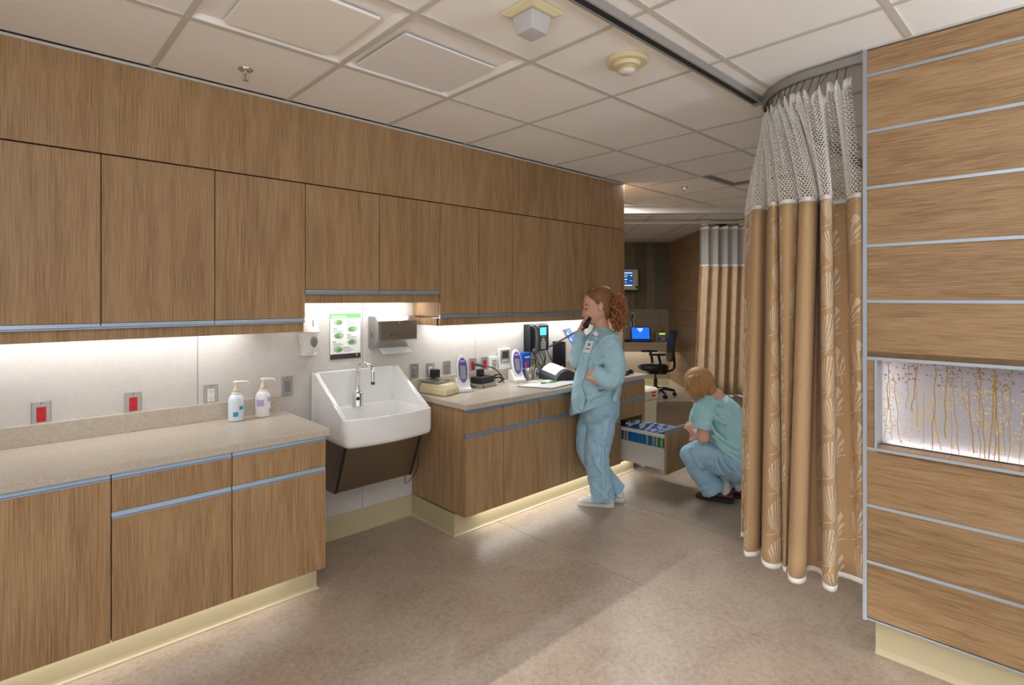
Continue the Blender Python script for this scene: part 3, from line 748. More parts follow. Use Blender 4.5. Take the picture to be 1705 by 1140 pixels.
# blue box on the wall
t = root('wipes_box', (3.205, 3.25, .94), 'blue box with white lettering standing by the pencil cup', 'box')
G().box(3.155, 3.255, 3.215, 3.268, .8615, 1.075).build('carton', 'blue_box', t, bevel=.004)
G().box(3.163, 3.247, 3.2142, 3.2152, .94, .945).build('label_line', 'paper', t)
G().box(3.180, 3.240, 3.2140, 3.2152, 1.03, 1.042).build('lettering', 'paper', t)
# ================================================================== ON THE COUNTERS
ZT = .8612
def bottle(x, y, mat, pmat, label, lab):
    t = root('pump_bottle', (x, y, ZT), label, 'bottle', 'pump bottles on the left counter')
    pr = [(.034, 0), (.0385, .004), (.039, .01), (.039, .105), (.037, .122), (.030, .136), (.020, .144), (.018, .146), (.0001, .146)]
    b = G().lathe(pr, (x, y, ZT), 26).build('body', mat, t, smooth=True)
    G().lathe([(.021, 0), (.022, .002), (.022, .008), (.0001, .009)], (x, y, ZT + .145), 20).build('collar', 'white_plastic', t, smooth=True)
    G().lathe([(.016, 0), (.017, .012), (.010, .024), (.007, .034), (.007, .052), (.0001, .052)], (x, y, ZT + .153), 16).build('pump', 'cream_plastic', t, smooth=True)
    d = Vector((.85, -.35, 0)).normalized()
    G().tube([Vector((x, y, ZT + .207)) - d * .012, Vector((x, y, ZT + .208)), Vector((x, y, ZT + .209)) + d * .05, Vector((x, y, ZT + .203)) + d * .06, Vector((x, y, ZT + .194)) + d * .062], [.008, .009, .006, .0055, .004], 8).build('spout', 'offwhite', t, smooth=True)
    for a0, a1, h0, h1, m in lab:
        g = G(); n = 6
        a = [math.radians(a0 + (a1 - a0) * k / n) for k in range(n + 1)]
        vs = [(x + .0394 * math.cos(q), y + .0394 * math.sin(q), ZT + h) for h in (h0, h1) for q in a]
        g.add(vs, [(k, k + 1, n + 2 + k, n + 1 + k) for k in range(n)]); g.build('printed_label', m, t, smooth=True)
bottle(.951, 3.187, 'bottle_blue', 'cream_plastic', 'pump bottle with blue label on the left counter', [(-128, -90, .028, .052, 'blue_print'), (-82, -45, .062, .082, 'blue_print')])
bottle(1.096, 3.200, 'bottle_white', 'cream_plastic', 'pump bottle with lilac label closer to the sink', [(-165, -100, .062, .098, 'lilac_print'), (-60, -30, .02, .045, 'lilac_print'), (-70, -40, .085, .11, 'lilac_print')])
# kitchen-type scale
t = root('scale', (2.25, 3.12, ZT), 'cream bench scale with steel pan beside the sink', 'scale')
c_ = Vector((2.262, 3.14, 0)); ux = Vector((.148, .050, 0)) * .5; uy = Vector((-.03, .33, 0)) * .5
ux = Vector((.94, .34, 0)) * .078; uy = Vector((-.34, .94, 0)) * .095
ux, uy = Vector((.075, .026, 0)), Vector((-.02, .13, 0))
g = G()
rs = []
for k, (sx_, sy_, z) in enumerate(((.94, .96, ZT), (1, 1, ZT + .008), (1, 1, ZT + .040), (.96, .98, ZT + .045), (.90, .84, ZT + .072))):
    rs.append([c_ + ux * sx_ * a + uy * sy_ * b + Vector((0, 0, z)) for a, b in ((-1, -1), (1, -1), (1, 1), (-1, 1))])
G().rings(rs).build('housing', 'scale_cream', t, bevel=.003)
G().obox(c_ + uy * .28 + Vector((0, 0, ZT + .083)), ux * .95, uy * .66, (0, 0, .006)).build('pan', 'steel', t, bevel=.002)
G().obox(c_ + uy * .28 + Vector((0, 0, ZT + .0745)), ux * .5, uy * .4, (0, 0, .0025)).build('pan_support', 'dark_grey', t)
nrm = (uy.normalized() * .2 + Vector((0, 0, 1))).normalized()
for k in range(5):
    G().obox(c_ + ux * (-.62 + .3 * k) - uy * .70 + Vector((0, 0, ZT + .0672)), ux * .12, uy * .07, (0, 0, .003)).build('key', 'blue_print', t)
G().obox(c_ + ux * .1 - uy * .86 + Vector((0, 0, ZT + .0575)), ux * .75, uy * .05, (0, 0, .0025)).build('display_band', 'bottle_blue', t)
G().cyl(c_ - uy * 1.0 + ux * .3 + Vector((0, 0, ZT + .024)), c_ - uy * 1.01 + ux * .3 + Vector((0, 0, ZT + .024)), .006, None, 12).build('level_bubble', 'pen_green', t)
# handheld thermometers in charging cradles
def handset(x, y, label, rz=0.0):
    t = root('thermometer_handset', (x, y, ZT), label, 'thermometer', 'purple and white handheld thermometers')
    M = Matrix.Translation((x, y, ZT)) @ Matrix.Rotation(rz, 4, 'Z') @ Matrix.Scale(1.15, 4)
    G().prism([(-.045, 0), (.09, 0), (.09, .075), (.035, .082), (-.02, .03), (-.045, .022)], -.042, .042, 'x').build('cradle', 'white_plastic', t, bevel=.006, M=M)
    up = Vector((0, .30, .954)); up.normalize(); fr = Vector((0, -.954, .30))
    def oval(cz, wx, wz, d0, d1, n=24, pinch=.0):
        rs = []
        for d in (d0, d1):
            rs.append([Vector((0, .000, .0)) + Vector((wx * math.cos(a) * (1 - pinch * math.sin(a)), 0, 0)) + up * (cz + wz * math.copysign(abs(math.sin(a)) ** .75, math.sin(a))) + fr * d for a in [2 * PI * i / n for i in range(n)]])
        return G().rings(rs)
    b = oval(.118, .036, .108, -.010, .022).build('handle', 'white_plastic', t, bevel=.006, M=M)
    oval(.128, .028, .078, .022, .0245).build('face', 'purple', b, M=M)
    sc_ = G().obox(up * .115 + fr * .0252, (.0175, 0, 0), up * .042, fr * .0008).build('screen', 'lcd' if rz < .01 else 'lcd_dark', b, M=M)
    G().obox(up * .185 + fr * .0252, (.014, 0, 0), up * .0055, fr * .0008).build('badge', 'lilac_print', b, M=M)
    for dx in (-.012, 0, .012): G().obox(up * .062 + fr * .0252 + Vector((dx, 0, 0)), (.003, 0, 0), up * .003, fr * .0008).build('button', 'lilac_print', b, M=M)
    return t
handset(2.425, 3.07, 'purple and white handset in cradle right beside the cream scale', -.45)
handset(3.02, 3.125, 'purple and white handset in cradle by the pencil cup', -.4)
# silver charger with black adapter on top
t = root('charger_base', (2.66, 3.13, ZT), 'flat silver charger box with a green lamp on the counter', 'box')
a_ = Matrix.Translation((2.675, 3.15, ZT)) @ Matrix.Rotation(.22, 4, 'Z')
G().box(-.10, .10, -.065, .065, 0.001, .030).build('case', 'plate_steel', t, bevel=.004, M=a_)
G().box(-.085, -.078, -.067, -.064, .004, .027).build('trim_line', 'black', t, M=a_)
G().ell((.085, -.0655, .016), (.003, 0, 0), (0, .001, 0), (0, 0, .003), 8, 6).build('lamp', 'led_green', t, M=a_)
o = tag(G().box(-.09, .075, -.05, .05, .0305, .078).build('power_brick', 'black', M=a_, bevel=.006), 'black power brick lying on the silver charger box', 'adapter')
o = tag(G().box(-.028, .018, .0, .045, .0785, .128).build('power_cube', 'black_gloss', M=a_, bevel=.006), 'small black cube adapter stacked on the power brick', 'adapter')
# coil of black cable
g = G(); pts = []
for k in range(90):
    a = k * .28; pts.append((2.86 + (.045 + .012 * math.sin(k * .37)) * math.cos(a), 3.19 + .03 * math.sin(a), ZT + .012 + .055 * (0.5 + .5 * math.sin(a + .6)) * (.7 + .3 * math.sin(k * .21)) + .0))
tag(G().tube(pts, .0042, 7).build('cable_coil', 'black', smooth=True), 'loose coil of black cable between the two purple handsets', 'cable')
tag(G().tube(crom([(2.565, 3.10, ZT + .008), (2.55, 3.15, ZT + .03), (2.57, 3.22, ZT + .05), (2.60, 3.245, ZT + .04), (2.56, 3.2, ZT + .012), (2.545, 3.14, ZT + .008)], 6), .0045, 7).build('cable_tangle', 'black', smooth=True), 'black cables beside the first purple handset', 'cable')
# pencil cup with pens
t = root('pencil_cup', (3.175, 3.15, ZT), 'steel mesh cup holding pens and markers', 'cup')
cx_, cy_ = 3.185, 3.16
G().lathe([(.035, 0.0), (.035, .003), (.040, .095), (.0385, .095), (.033, .006), (.0001, .006)], (cx_, cy_, ZT), 20).build('cup', 'plate_steel', t, smooth=True)
for k, (m, lb) in enumerate((('yellow', 'yellow marker'), ('red_plastic', 'red pen'), ('pink', 'pink highlighter'), ('black', 'black pen'), ('folder_yellow', 'lime highlighter'))):
    a = k * 1.3; p0 = Vector((cx_ + .015 * math.cos(a), cy_ + .015 * math.sin(a), ZT + .009)); p1 = p0 + Vector((.022 * math.cos(a), .022 * math.sin(a), .15 - .012 * k))
    r = root(lb.replace(' ', '_'), p0, lb + ' standing in the pencil cup', 'pen')
    G().cyl(p0, p0.lerp(p1, .72), .0055, None, 8).build('barrel', m, r); G().cyl(p0.lerp(p1, .725), p1, .0062, .0045, 8).build('cap', m, r)
# scissors handles in the cup area, black
t = root('scissors', (3.20, 3.14, ZT + .1), 'black-handled scissors stuck in the pencil cup', 'scissors')
for s_ in (-1, 1):
    c0 = Vector((3.20 + .014 * s_, 3.142, ZT + .145))
    G().tube([c0 + Vector((.013 * math.cos(a), 0, .02 * math.sin(a))) for a in [2 * PI * i / 14 for i in range(15)]], .0032, 6).build('handle_loop', 'black', t, smooth=True)
G().tube([(3.20, 3.142, ZT + .03), (3.20, 3.142, ZT + .125)], .004, 6).build('blades', 'steel', t)
# clipboard, papers and pen
U1, U2 = Vector((.40, .0, 0)), Vector((-.07, .30, 0))
c_ = Vector((3.10, 2.86, 0)); ux, uy = Vector((.205, .03, 0)), Vector((-.055, .125, 0))
tag(G().obox(c_ + Vector((0, 0, ZT + .0025)), ux, uy, (0, 0, .0025)).build('clipboard', 'mid_grey', bevel=.002), 'clipboard under a stack of white sheets on the counter', 'clipboard')
tag(G().obox(c_ + ux * .03 + Vector((0, 0, ZT + .0062)), ux * .96, uy * .96, (0, 0, .0011)).build('paper_stack', 'paper'), 'stack of white paper sheets under the green pen', 'paper')
pc = c_ + ux * .12 + uy * .15 + Vector((0, 0, ZT + .0145)); pd = Vector((.97, -.2, 0)).normalized()
t = root('pen', pc, 'green and white pen lying on the papers', 'pen')
for a0, a1, r0, m in ((-.075, -.035, .0065, 'pen_green'), (-.0345, .005, .0062, 'paper'), (.0055, .06, .0065, 'pen_green'), (.0605, .08, .004, 'pen_green')):
    G().cyl(pc + pd * a0, pc + pd * a1, r0, None, 10).build('segment', m, t)
# white earphone-like cables on the papers
tag(G().tube(crom([(3.01, 2.99, ZT + .012), (3.04, 2.96, ZT + .022), (3.03, 2.92, ZT + .016), (3.07, 2.93, ZT + .03), (3.09, 2.95, ZT + .018), (3.06, 2.97, ZT + .014), (3.02, 2.95, ZT + .016)], 6), .005, 7).build('white_cable', 'white_plastic', smooth=True), 'short white cable bundled at the edge of the papers', 'cable')
tag(G().tube(crom([(3.27, 3.185, ZT + .006), (3.285, 3.19, ZT + .05), (3.30, 3.195, ZT + .075), (3.32, 3.19, ZT + .04), (3.33, 3.185, ZT + .006)], 6), .0045, 7).build('white_cable', 'white_plastic', smooth=True), 'white cable arching beside the document holder', 'cable')
# document holder: curved black tray with open booklet
t = root('document_holder', (3.47, 3.02, ZT), 'curved black document holder behind the papers', 'holder')
n = 12
top_ = [(3.28 + .28 * k / n, .02 + .062 * math.sin(PI * (k / n) ** .9)) for k in range(n + 1)]
g = G(); rs = []
for y_ in (2.90, 3.15):
    rs.append([(x - (3.15 - y_) * .25, y_, ZT + z + (y_ - 2.9) * .12) for x, z in top_] + [(x - (3.15 - y_) * .25, y_, ZT + .001) for x, z in top_[::-1]])
G().rings(rs).build('tray', 'dark_grey', t)
t = root('booklet', (3.45, 3.08, ZT + .09), 'open white booklet on the black document holder', 'book')
for a0, a1 in ((1, 6), (6, 11)):
    seg_ = top_[a0:a1 + 1]; rs = []
    for y_ in (2.93, 3.13):
        rs.append([(x - (3.15 - y_) * .25, y_, ZT + z + .002 + (y_ - 2.9) * .12) for x, z in seg_] + [(x - (3.15 - y_) * .25, y_, ZT + z + .008 + (y_ - 2.9) * .12) for x, z in seg_[::-1]])
    G().rings(rs).build('page_block', 'paper', t)
# small black computer and tilted monitor behind the standing person
t = root('mini_computer', (3.68, 3.2, ZT), 'black slim computer case against the wall below the telephone', 'computer')
G().box(3.575, 3.645, 3.17, 3.265, ZT + .001, 1.145).build('case', 'black', t, bevel=.004)
for k in range(6): G().box(3.585, 3.635, 3.1685, 3.1705, 1.03 + .017 * k, 1.038 + .017 * k).build('vent_slot', 'dark_grey', t)
for k in range(2): G().box(3.59, 3.61, 3.1685, 3.1705, .90 + .03 * k, .915 + .03 * k).build('port', 'mid_grey', t)
t = root('tilted_monitor', (3.72, 3.05, ZT), 'tilted monitor with blue screen behind the standing person', 'monitor')
cm = Vector((3.665, 3.085, 1.115)); mx = Vector((.155, .10, 0)); mz = Vector((-.055, .055, .147)); mn = mx.cross(mz).normalized()
G().obox(cm, mx, mz, mn * .008).build('housing', 'white_plastic', t, bevel=.003)
G().obox(cm + mn * .0085, mx * .97, mz * .96, mn * .0015).build('bezel', 'black', t)
G().obox(cm + mn * .0105, mx * .90, mz * .88, mn * .001).build('screen', 'screen_blue', t)
for k in range(5):
    for j in range(3): G().obox(cm + mn * .0118 - mx * (.8 - .13 * j) + mz * (.7 - .33 * k), mx * .035, mz * .07, mn * .0004).build('icon', 'screen_white', t)
G().box(3.60, 3.80, 3.02, 3.16, ZT + .001, ZT + .012).build('foot', 'black', t, bevel=.003)
G().tube([(3.72, 3.10, ZT + .012), (3.70, 3.11, 1.0), (3.675, 3.10, 1.10)], .014, 8).build('stand', 'black', t)
# cords hanging below telephone
g = G(); random.seed(9)
for k in range(6):
    x = 3.33 + .035 * k; g.tube(crom([(x, 3.285, 1.10), (x + random.uniform(-.02, .02), 3.24, 1.02), (x + random.uniform(-.05, .05), 3.22, .96), (x + random.uniform(-.06, .08), 3.20, .90), (x + random.uniform(-.03, .12), 3.17, .868)], 5), .0038, 6)
tag(stuff(g.build('cord_tangle', 'black', smooth=True)), 'tangle of black cords hanging under the wall telephone', 'cables')
# keyboard, mouse and paper cup at the far end
t = root('mouse', (4.055, 2.79, ZT), 'black computer mouse at the far end of the right counter', 'mouse')
G().rings([[(4.06 + .052 * q * math.cos(a) - .008 * math.sin(a), 2.80 + .033 * q * math.sin(a), ZT + .001 + z) for a in [2 * PI * i / 18 for i in range(18)]] for q, z in ((.94, 0), (1, .008), (.92, .02), (.7, .03), (.35, .035), (.05, .036))]).build('shell', 'black_gloss', t, smooth=True)
t = root('keyboard', (3.85, 2.80, ZT), 'black keyboard beside the mouse at the end of the counter', 'keyboard')
G().box(3.62, 3.99, 2.74, 2.88, ZT + .001, ZT + .016).build('case', 'black', t, bevel=.003)
for k in range(4):
    for j in range(12): G().box(3.632 + .029 * j, 3.656 + .029 * j, 2.752 + .031 * k, 2.776 + .031 * k, ZT + .016, ZT + .020).build('key', 'dark_grey', t)
t = root('paper_cup', (3.93, 2.98, ZT), 'tan container with white lid behind the standing person', 'cup')
G().lathe([(.030, 0), (.038, .10), (.0001, .10)], (4.06, 3.02, ZT), 20).build('cup', 'folder_tan', t, smooth=True)
G().lathe([(.041, 0), (.041, .008), (.036, .014), (.0001, .015)], (4.06, 3.02, ZT + .1005), 20).build('lid', 'white_plastic', t, smooth=True)
# ================================================================== CEILING FIXTURES
def troffer(i, j, label, flip):
    x0, x1, y0, y1 = XL[i] + .013, XL[i + 1] - .013, YL[j] + .013, YL[j + 1] - .013
    t = root('ceiling_light', ((x0 + x1) / 2, (y0 + y1) / 2, ZC), label, 'light', 'recessed ceiling lights, switched off')
    d = .09
    # housing: recessed tray with sloping sides
    rs = [[(x0, y0, ZC + .002), (x1, y0, ZC + .002), (x1, y1, ZC + .002), (x0, y1, ZC + .002)], [(x0 + .10, y0 + .02, ZC + d), (x1 - .10, y0 + .02, ZC + d), (x1 - .10, y1 - .02, ZC + d), (x0 + .10, y1 - .02, ZC + d)],
          [(x0 + .10, y0 + .02, ZC + d + .01), (x1 - .10, y0 + .02, ZC + d + .01), (x1 - .10, y1 - .02, ZC + d + .01), (x0 + .10, y1 - .02, ZC + d + .01)], [(x0 - .002, y0 - .002, ZC + .012), (x1 + .002, y0 - .002, ZC + .012), (x1 + .002, y1 + .002, ZC + .012), (x0 - .002, y1 + .002, ZC + .012)]]
    G().rings(rs, loop=True).build('reflector', 'troffer_white', t)
    G().box(x0 + .09, x1 - .09, y0 + .01, y1 - .01, ZC + d + .0, ZC + d + .015).build('tray_back', 'troffer_white', t)
    # hanging basket plate
    if flip: G().add([(x0 + .05, y0 + .16, ZC + .004), (x1 - .05, y0 + .16, ZC + .004), (x1 - .05, y1 - .01, ZC + .008), (x0 + .05, y1 - .01, ZC + .008), (x0 + .05, y0 + .16, ZC + .012), (x1 - .05, y0 + .16, ZC + .012), (x1 - .05, y1 - .01, ZC + .016), (x0 + .05, y1 - .01, ZC + .016)], [(0, 3, 2, 1), (4, 5, 6, 7), (0, 1, 5, 4), (1, 2, 6, 5), (2, 3, 7, 6), (3, 0, 4, 7)]).build('diffuser_panel', 'troffer_lens', t)
    else: G().box(x0 + .10, x1 - .06, y0 + .12, y1 - .04, ZC + .0, ZC + .012).build('diffuser_panel', 'troffer_white', t, bevel=.002)
troffer(6, 8, 'recessed square ceiling light cut by the top edge of the picture', False)
troffer(7, 8, 'recessed square ceiling light with tilted lens above the sink', True)
# air diffuser far
x0, x1, y0, y1 = XL[12] + .013, XL[13] - .013, YL[8] + .013, YL[9] - .013
t = root('air_diffuser', ((x0 + x1) / 2, (y0 + y1) / 2, ZC), 'square ceiling air diffuser behind the curtain edge', 'vent')
G().rings([[(x0, y0, ZC + .002), (x1, y0, ZC + .002), (x1, y1, ZC + .002), (x0, y1, ZC + .002)], [(x0 + .2, y0 + .2, ZC + .14), (x1 - .2, y0 + .2, ZC + .14), (x1 - .2, y1 - .2, ZC + .14), (x0 + .2, y1 - .2, ZC + .14)], [(x0 + .2, y0 + .2, ZC + .15), (x1 - .2, y0 + .2, ZC + .15), (x1 - .2, y1 - .2, ZC + .15), (x0 + .2, y1 - .2, ZC + .15)], [(x0 - .001, y0 - .001, ZC + .012), (x1 + .001, y0 - .001, ZC + .012), (x1 + .001, y1 + .001, ZC + .012), (x0 - .001, y1 + .001, ZC + .012)]], loop=True).build('cone', 'mid_grey', t)
G().box(x0 + .19, x1 - .19, y0 + .19, y1 - .19, ZC + .06, ZC + .064).build('centre_plate', 'rail_grey', t)
def sprinkler(x, y, label):
    t = root('sprinkler', (x, y, ZC), label, 'sprinkler', 'ceiling sprinklers')
    G().lathe([(.034, .004), (.034, 0), (.024, -.008), (.0001, -.008)], (x, y, ZC), 20).build('escutcheon', 'chrome', t, smooth=True)
    G().cyl((x, y, ZC - .006), (x, y, ZC - .022), .009, .007, 10).build('body', 'chrome', t)
    for s_ in (-1, 1): G().tube([(x + .009 * s_, y, ZC - .02), (x + .013 * s_, y, ZC - .034), (x + .004 * s_, y, ZC - .048)], .0022, 6).build('frame_arm', 'chrome', t)
    G().cyl((x, y, ZC - .022), (x, y, ZC - .046), .0022, None, 8).build('bulb', 'red_plastic', t)
    G().cyl((x, y, ZC - .048), (x, y, ZC - .050), .013, None, 12).build('deflector', 'chrome', t)
sprinkler(.844, 2.69, 'chrome sprinkler head in the ceiling above the left cabinets')
sprinkler(4.765, 2.655, 'distant sprinkler head beyond the end of the cabinets')
t = root('emergency_light', (1.443, 1.42, ZC), 'cream ceiling fixture with a clear square lens', 'light')
x, y = 1.443, 1.42
G().rings([[(x - a, y - a, z), (x + a, y - a, z), (x + a, y + a, z), (x - a, y + a, z)] for a, z in ((.082, ZC + .002), (.082, ZC - .008), (.060, ZC - .018))]).build('base', 'cream_plastic', t, bevel=.003)
G().rings([[(x - a, y - a, z), (x + a, y - a, z), (x + a, y + a, z), (x - a, y + a, z)] for a, z in ((.052, ZC - .019), (.043, ZC - .085))]).build('lens', 'lamp_lens', t, bevel=.005)
G().box(x - .03, x + .03, y - .03, y + .03, ZC - .06, ZC - .02).build('lamp_block', 'white_plastic', t)
t = root('smoke_detector', (2.041, 1.417, ZC), 'round cream smoke detector on the ceiling', 'detector')
x, y = 2.041, 1.417
G().lathe([(.094, .002), (.094, -.012), (.088, -.018), (.0001, -.018)], (x, y, ZC), 36).build('base', 'cream_plastic', t, smooth=True, mods=(('EDGE_SPLIT', {'split_angle': .6}),))
G().lathe([(.060, -.018), (.054, -.032), (.0001, -.032)], (x, y, ZC), 32).build('body', 'cream_plastic', t, smooth=True, mods=(('EDGE_SPLIT', {'split_angle': .6}),))
for k in range(3): G().lathe([(.046 - .002 * k, -.034 - .006 * k), (.048 - .002 * k, -.037 - .006 * k), (.046 - .002 * k, -.0375 - .006 * k), (.0001, -.0375 - .006 * k)], (x, y, ZC), 28).build('vent_ring', 'cream_plastic', t, smooth=True)
G().lathe([(.038, -.032), (.038, -.050), (.030, -.060), (.0001, -.061)], (x, y, ZC), 28).build('cap', 'offwhite', t, smooth=True)
# ---- straight ceiling curtain track
t = root('ceiling_track', (1.5, 1.215, ZC), 'straight grey curtain track across the ceiling', 'track')
G().prism([(1.19, ZC - .003), (1.19, ZC - .03), (1.197, ZC - .032), (1.197, ZC - .010), (1.233, ZC - .010), (1.233, ZC - .032), (1.240, ZC - .03), (1.240, ZC - .003)], -1.5, 2.93, 'x').build('rail', 'rail_grey', t)
G().box(-1.5, 2.925, 1.199, 1.231, ZC - .0255, ZC - .012).build('slot', 'rail_dark', t)
G().box(2.93, 2.955, 1.188, 1.242, ZC - .034, ZC - .003).build('end_stop', 'rail_grey', t, bevel=.002)
# ================================================================== NEAR CURTAIN
def leafcloth(name, rgb, leaf):
    """woven cloth with pale embroidered fan leaves, laid out in the cloth's own UV (metres)"""
    t = NT(name); t.set(Roughness=.75); t.b.inputs['Specular IOR Level'].default_value = .3
    t.b.inputs['Sheen Weight'].default_value = .15
    uv = t.n('ShaderNodeUVMap'); uv.uv_map = 'cloth'
    def M(op, a, b=None, c=None):
        x = t.n('ShaderNodeMath', operation=op)
        for k, q in enumerate((a, b, c)):
            if q is None: continue
            if isinstance(q, (int, float)): x.inputs[k].default_value = q
            else: t.l(q, x.inputs[k])
        return x.outputs[0]
    sep = t.n('ShaderNodeSeparateXYZ'); t.l(uv.outputs[0], sep.inputs[0])
    X, Y = sep.outputs[0], sep.outputs[1]
    CWX, CWY = .135, .18
    col_i = M('FLOOR', M('DIVIDE', X, CWX))
    Ysh = M('ADD', Y, M('MULTIPLY', col_i, .137))
    row_i = M('FLOOR', M('DIVIDE', Ysh, CWY))
    h = t.n('ShaderNodeTexWhiteNoise', noise_dimensions='2D'); cb = t.n('ShaderNodeCombineXYZ'); t.l(col_i, cb.inputs[0]); t.l(row_i, cb.inputs[1]); t.l(cb.outputs[0], h.inputs['Vector'])
    rnd = h.outputs['Value']
    lx = M('SUBTRACT', M('SUBTRACT', X, M('MULTIPLY', col_i, CWX)), M('MULTIPLY_ADD', rnd, .03, .052))
    ly = M('SUBTRACT', M('SUBTRACT', Ysh, M('MULTIPLY', row_i, CWY)), .105)
    lean = M('MULTIPLY', M('SUBTRACT', rnd, .5), .7)
    px = M('ADD', lx, M('MULTIPLY', ly, lean)); py = ly
    # leaf outline (egg)
    ex = M('DIVIDE', px, M('MULTIPLY_ADD', py, .12, .050)); ey = M('DIVIDE', py, .074)
    inside = M('LESS_THAN', M('ADD', M('MULTIPLY', ex, ex), M('MULTIPLY', ey, ey)), 1.0)
    # veins fan out from a point low in the leaf and bend outwards
    ang = M('ARCTAN2', px, M('ADD', py, .095))
    nz = t.n('ShaderNodeTexNoise'); nz.inputs['Scale'].default_value = 55; t.l(uv.outputs[0], nz.inputs['Vector'])
    v = M('ADD', M('MULTIPLY', ang, 44.0), M('MULTIPLY', nz.outputs['Fac'], 5.0))
    v = M('ADD', v, M('MULTIPLY', M('ABSOLUTE', px), -170.0))
    veins = M('GREATER_THAN', M('SINE', v), .05)
    leafm = M('MULTIPLY', inside, veins)
    # stem below the leaf
    sx = M('ADD', px, M('MULTIPLY', M('SINE', M('MULTIPLY', Ysh, 34.0)), .012))
    stem = M('MULTIPLY', M('LESS_THAN', M('ABSOLUTE', sx), .0022), M('LESS_THAN', py, -.055))
    tw = M('MULTIPLY', M('LESS_THAN', M('ABSOLUTE', M('SUBTRACT', M('ADD', py, .075), M('MULTIPLY', lx, .35))), .0018), M('LESS_THAN', M('ABSOLUTE', lx), .055))
    pat = M('MAXIMUM', leafm, M('MAXIMUM', stem, tw))
    on = M('MULTIPLY', pat, M('GREATER_THAN', rnd, .12))
    # plain bands of cloth between the embroidered ones
    band = M('FLOOR', M('DIVIDE', X, CWX * 2)); bnd = M('LESS_THAN', M('FRACT', M('MULTIPLY', band, .3334)), .6)
    on = M('MULTIPLY', on, M('MULTIPLY_ADD', bnd, .72, .0))
    wv = t.n('ShaderNodeTexNoise'); wv.inputs['Scale'].default_value = 1.0
    mp = t.n('ShaderNodeMapping'); mp.inputs['Scale'].default_value = (40, 420, 1); t.l(uv.outputs[0], mp.inputs[0]); t.l(mp.outputs[0], wv.inputs['Vector'])
    r = t.n('ShaderNodeValToRGB'); e = r.color_ramp.elements; c = lin(rgb)
    e[0].position = .25; e[1].position = .75; e[0].color = (*[q * .93 for q in c], 1); e[1].color = (*[min(1, q * 1.07) for q in c], 1)
    t.l(wv.outputs['Fac'], r.inputs[0])
    mx = t.n('ShaderNodeMix', data_type='RGBA'); t.l(on, mx.inputs[0]); t.l(r.outputs[0], mx.inputs[6]); mx.inputs[7].default_value = (*lin(leaf), 1)
    t.l(mx.outputs[2], t.b.inputs['Base Color'])
    bp = t.n('ShaderNodeBump'); bp.inputs['Strength'].default_value = .25; bp.inputs['Distance'].default_value = .002; t.l(on, bp.inputs['Height']); t.l(bp.outputs[0], t.b.inputs['Normal'])
    # a little light passes through the cloth
    tr = t.n('ShaderNodeBsdfTranslucent'); t.l(mx.outputs[2], tr.inputs[0])
    ms = t.n('ShaderNodeMixShader'); ms.inputs[0].default_value = .16
    out = t.t.nodes['Material Output']; t.l(t.b.outputs[0], ms.inputs[1]); t.l(tr.outputs[0], ms.inputs[2]); t.l(ms.outputs[0], out.inputs[0])
    return t.m
leafcloth('curtain_cloth', (204, 168, 124), (246, 230, 204))
leafcloth('curtain_cloth_far', (212, 182, 144), (236, 214, 184))
def sheet(name, mat, parent, rows, thick=.002, uscale=1.0, u0=0.0):
    """rows: list of lists of points (bottom to top); UV = arc length, height"""
    n = len(rows[0]); vs = [p for r in rows for p in r]
    off = Vector((0, 0, 0)); q = parent
    while q is not None: off += q.location; q = q.parent
    fs = [(i * n + j, i * n + j + 1, (i + 1) * n + j + 1, (i + 1) * n + j) for i in range(len(rows) - 1) for j in range(n - 1)]
    me = bpy.data.meshes.new(name); me.from_pydata([Vector(v) - off for v in vs], [], fs)
    arc = [0.0]
    mid = rows[len(rows) // 2]
    for a, b in zip(mid, mid[1:]): arc.append(arc[-1] + (Vector(b) - Vector(a)).length)
    uvl = me.uv_layers.new(name='cloth')
    for p in me.polygons:
        p.use_smooth = True
        for li in p.loop_indices:
            vi = me.loops[li].vertex_index; uvl.data[li].uv = (arc[vi % n] * uscale + u0, vs[vi][2])
    me.materials.append(MATS[mat])
    o = bpy.data.objects.new(name, me); COL.objects.link(o); o.parent = parent
    if thick:
        m = o.modifiers.new('solid', 'SOLIDIFY'); m.thickness = thick; m.offset = 0
    return o
def plan(u, fw):
    p = P3(u, CY, fw); return Vector((p.x, p.y, 0))
# folds: (u, forward distance) at the top seam and at the hem
FO = [((1262, 3.12), (1252, 3.08)), ((1243, 3.0), (1238, 2.96)), ((1241.5, 2.87), (1234, 2.81)), ((1249, 2.80), (1239, 2.79)), ((1250, 2.72), (1239.5, 2.61)), ((1258, 2.665), (1250, 2.585)), ((1267, 2.66), (1262, 2.60)), ((1278, 2.70), (1268, 2.66)),
      ((1280.5, 2.60), (1269.5, 2.52)), ((1288, 2.56), (1284, 2.47)), ((1295.5, 2.59), (1300, 2.48)), ((1297, 2.65), (1303, 2.53)), ((1298.5, 2.54), (1303.5, 2.47)), ((1314, 2.50), (1307.5, 2.44)), ((1329, 2.53), (1311.5, 2.47)), ((1330.5, 2.60), (1312.5, 2.53)),
      ((1332, 2.48), (1313, 2.38)), ((1346, 2.44), (1328, 2.338)), ((1360, 2.47), (1341, 2.36)), ((1362.5, 2.58), (1343, 2.445)), ((1365, 2.57), (1356, 2.452)), ((1366, 2.47), (1368.5, 2.41)), ((1367, 2.42), (1370.5, 2.32)), ((1375, 2.39), (1382, 2.28)), ((1384, 2.42), (1393, 2.29)),
      ((1385.5, 2.52), (1395, 2.395)), ((1398, 2.51), (1410, 2.385)), ((1409.5, 2.49), (1424, 2.36)), ((1412, 2.41), (1431, 2.345)), ((1423, 2.36), (1437, 2.335)), ((1434, 2.345), (1441, 2.345))]
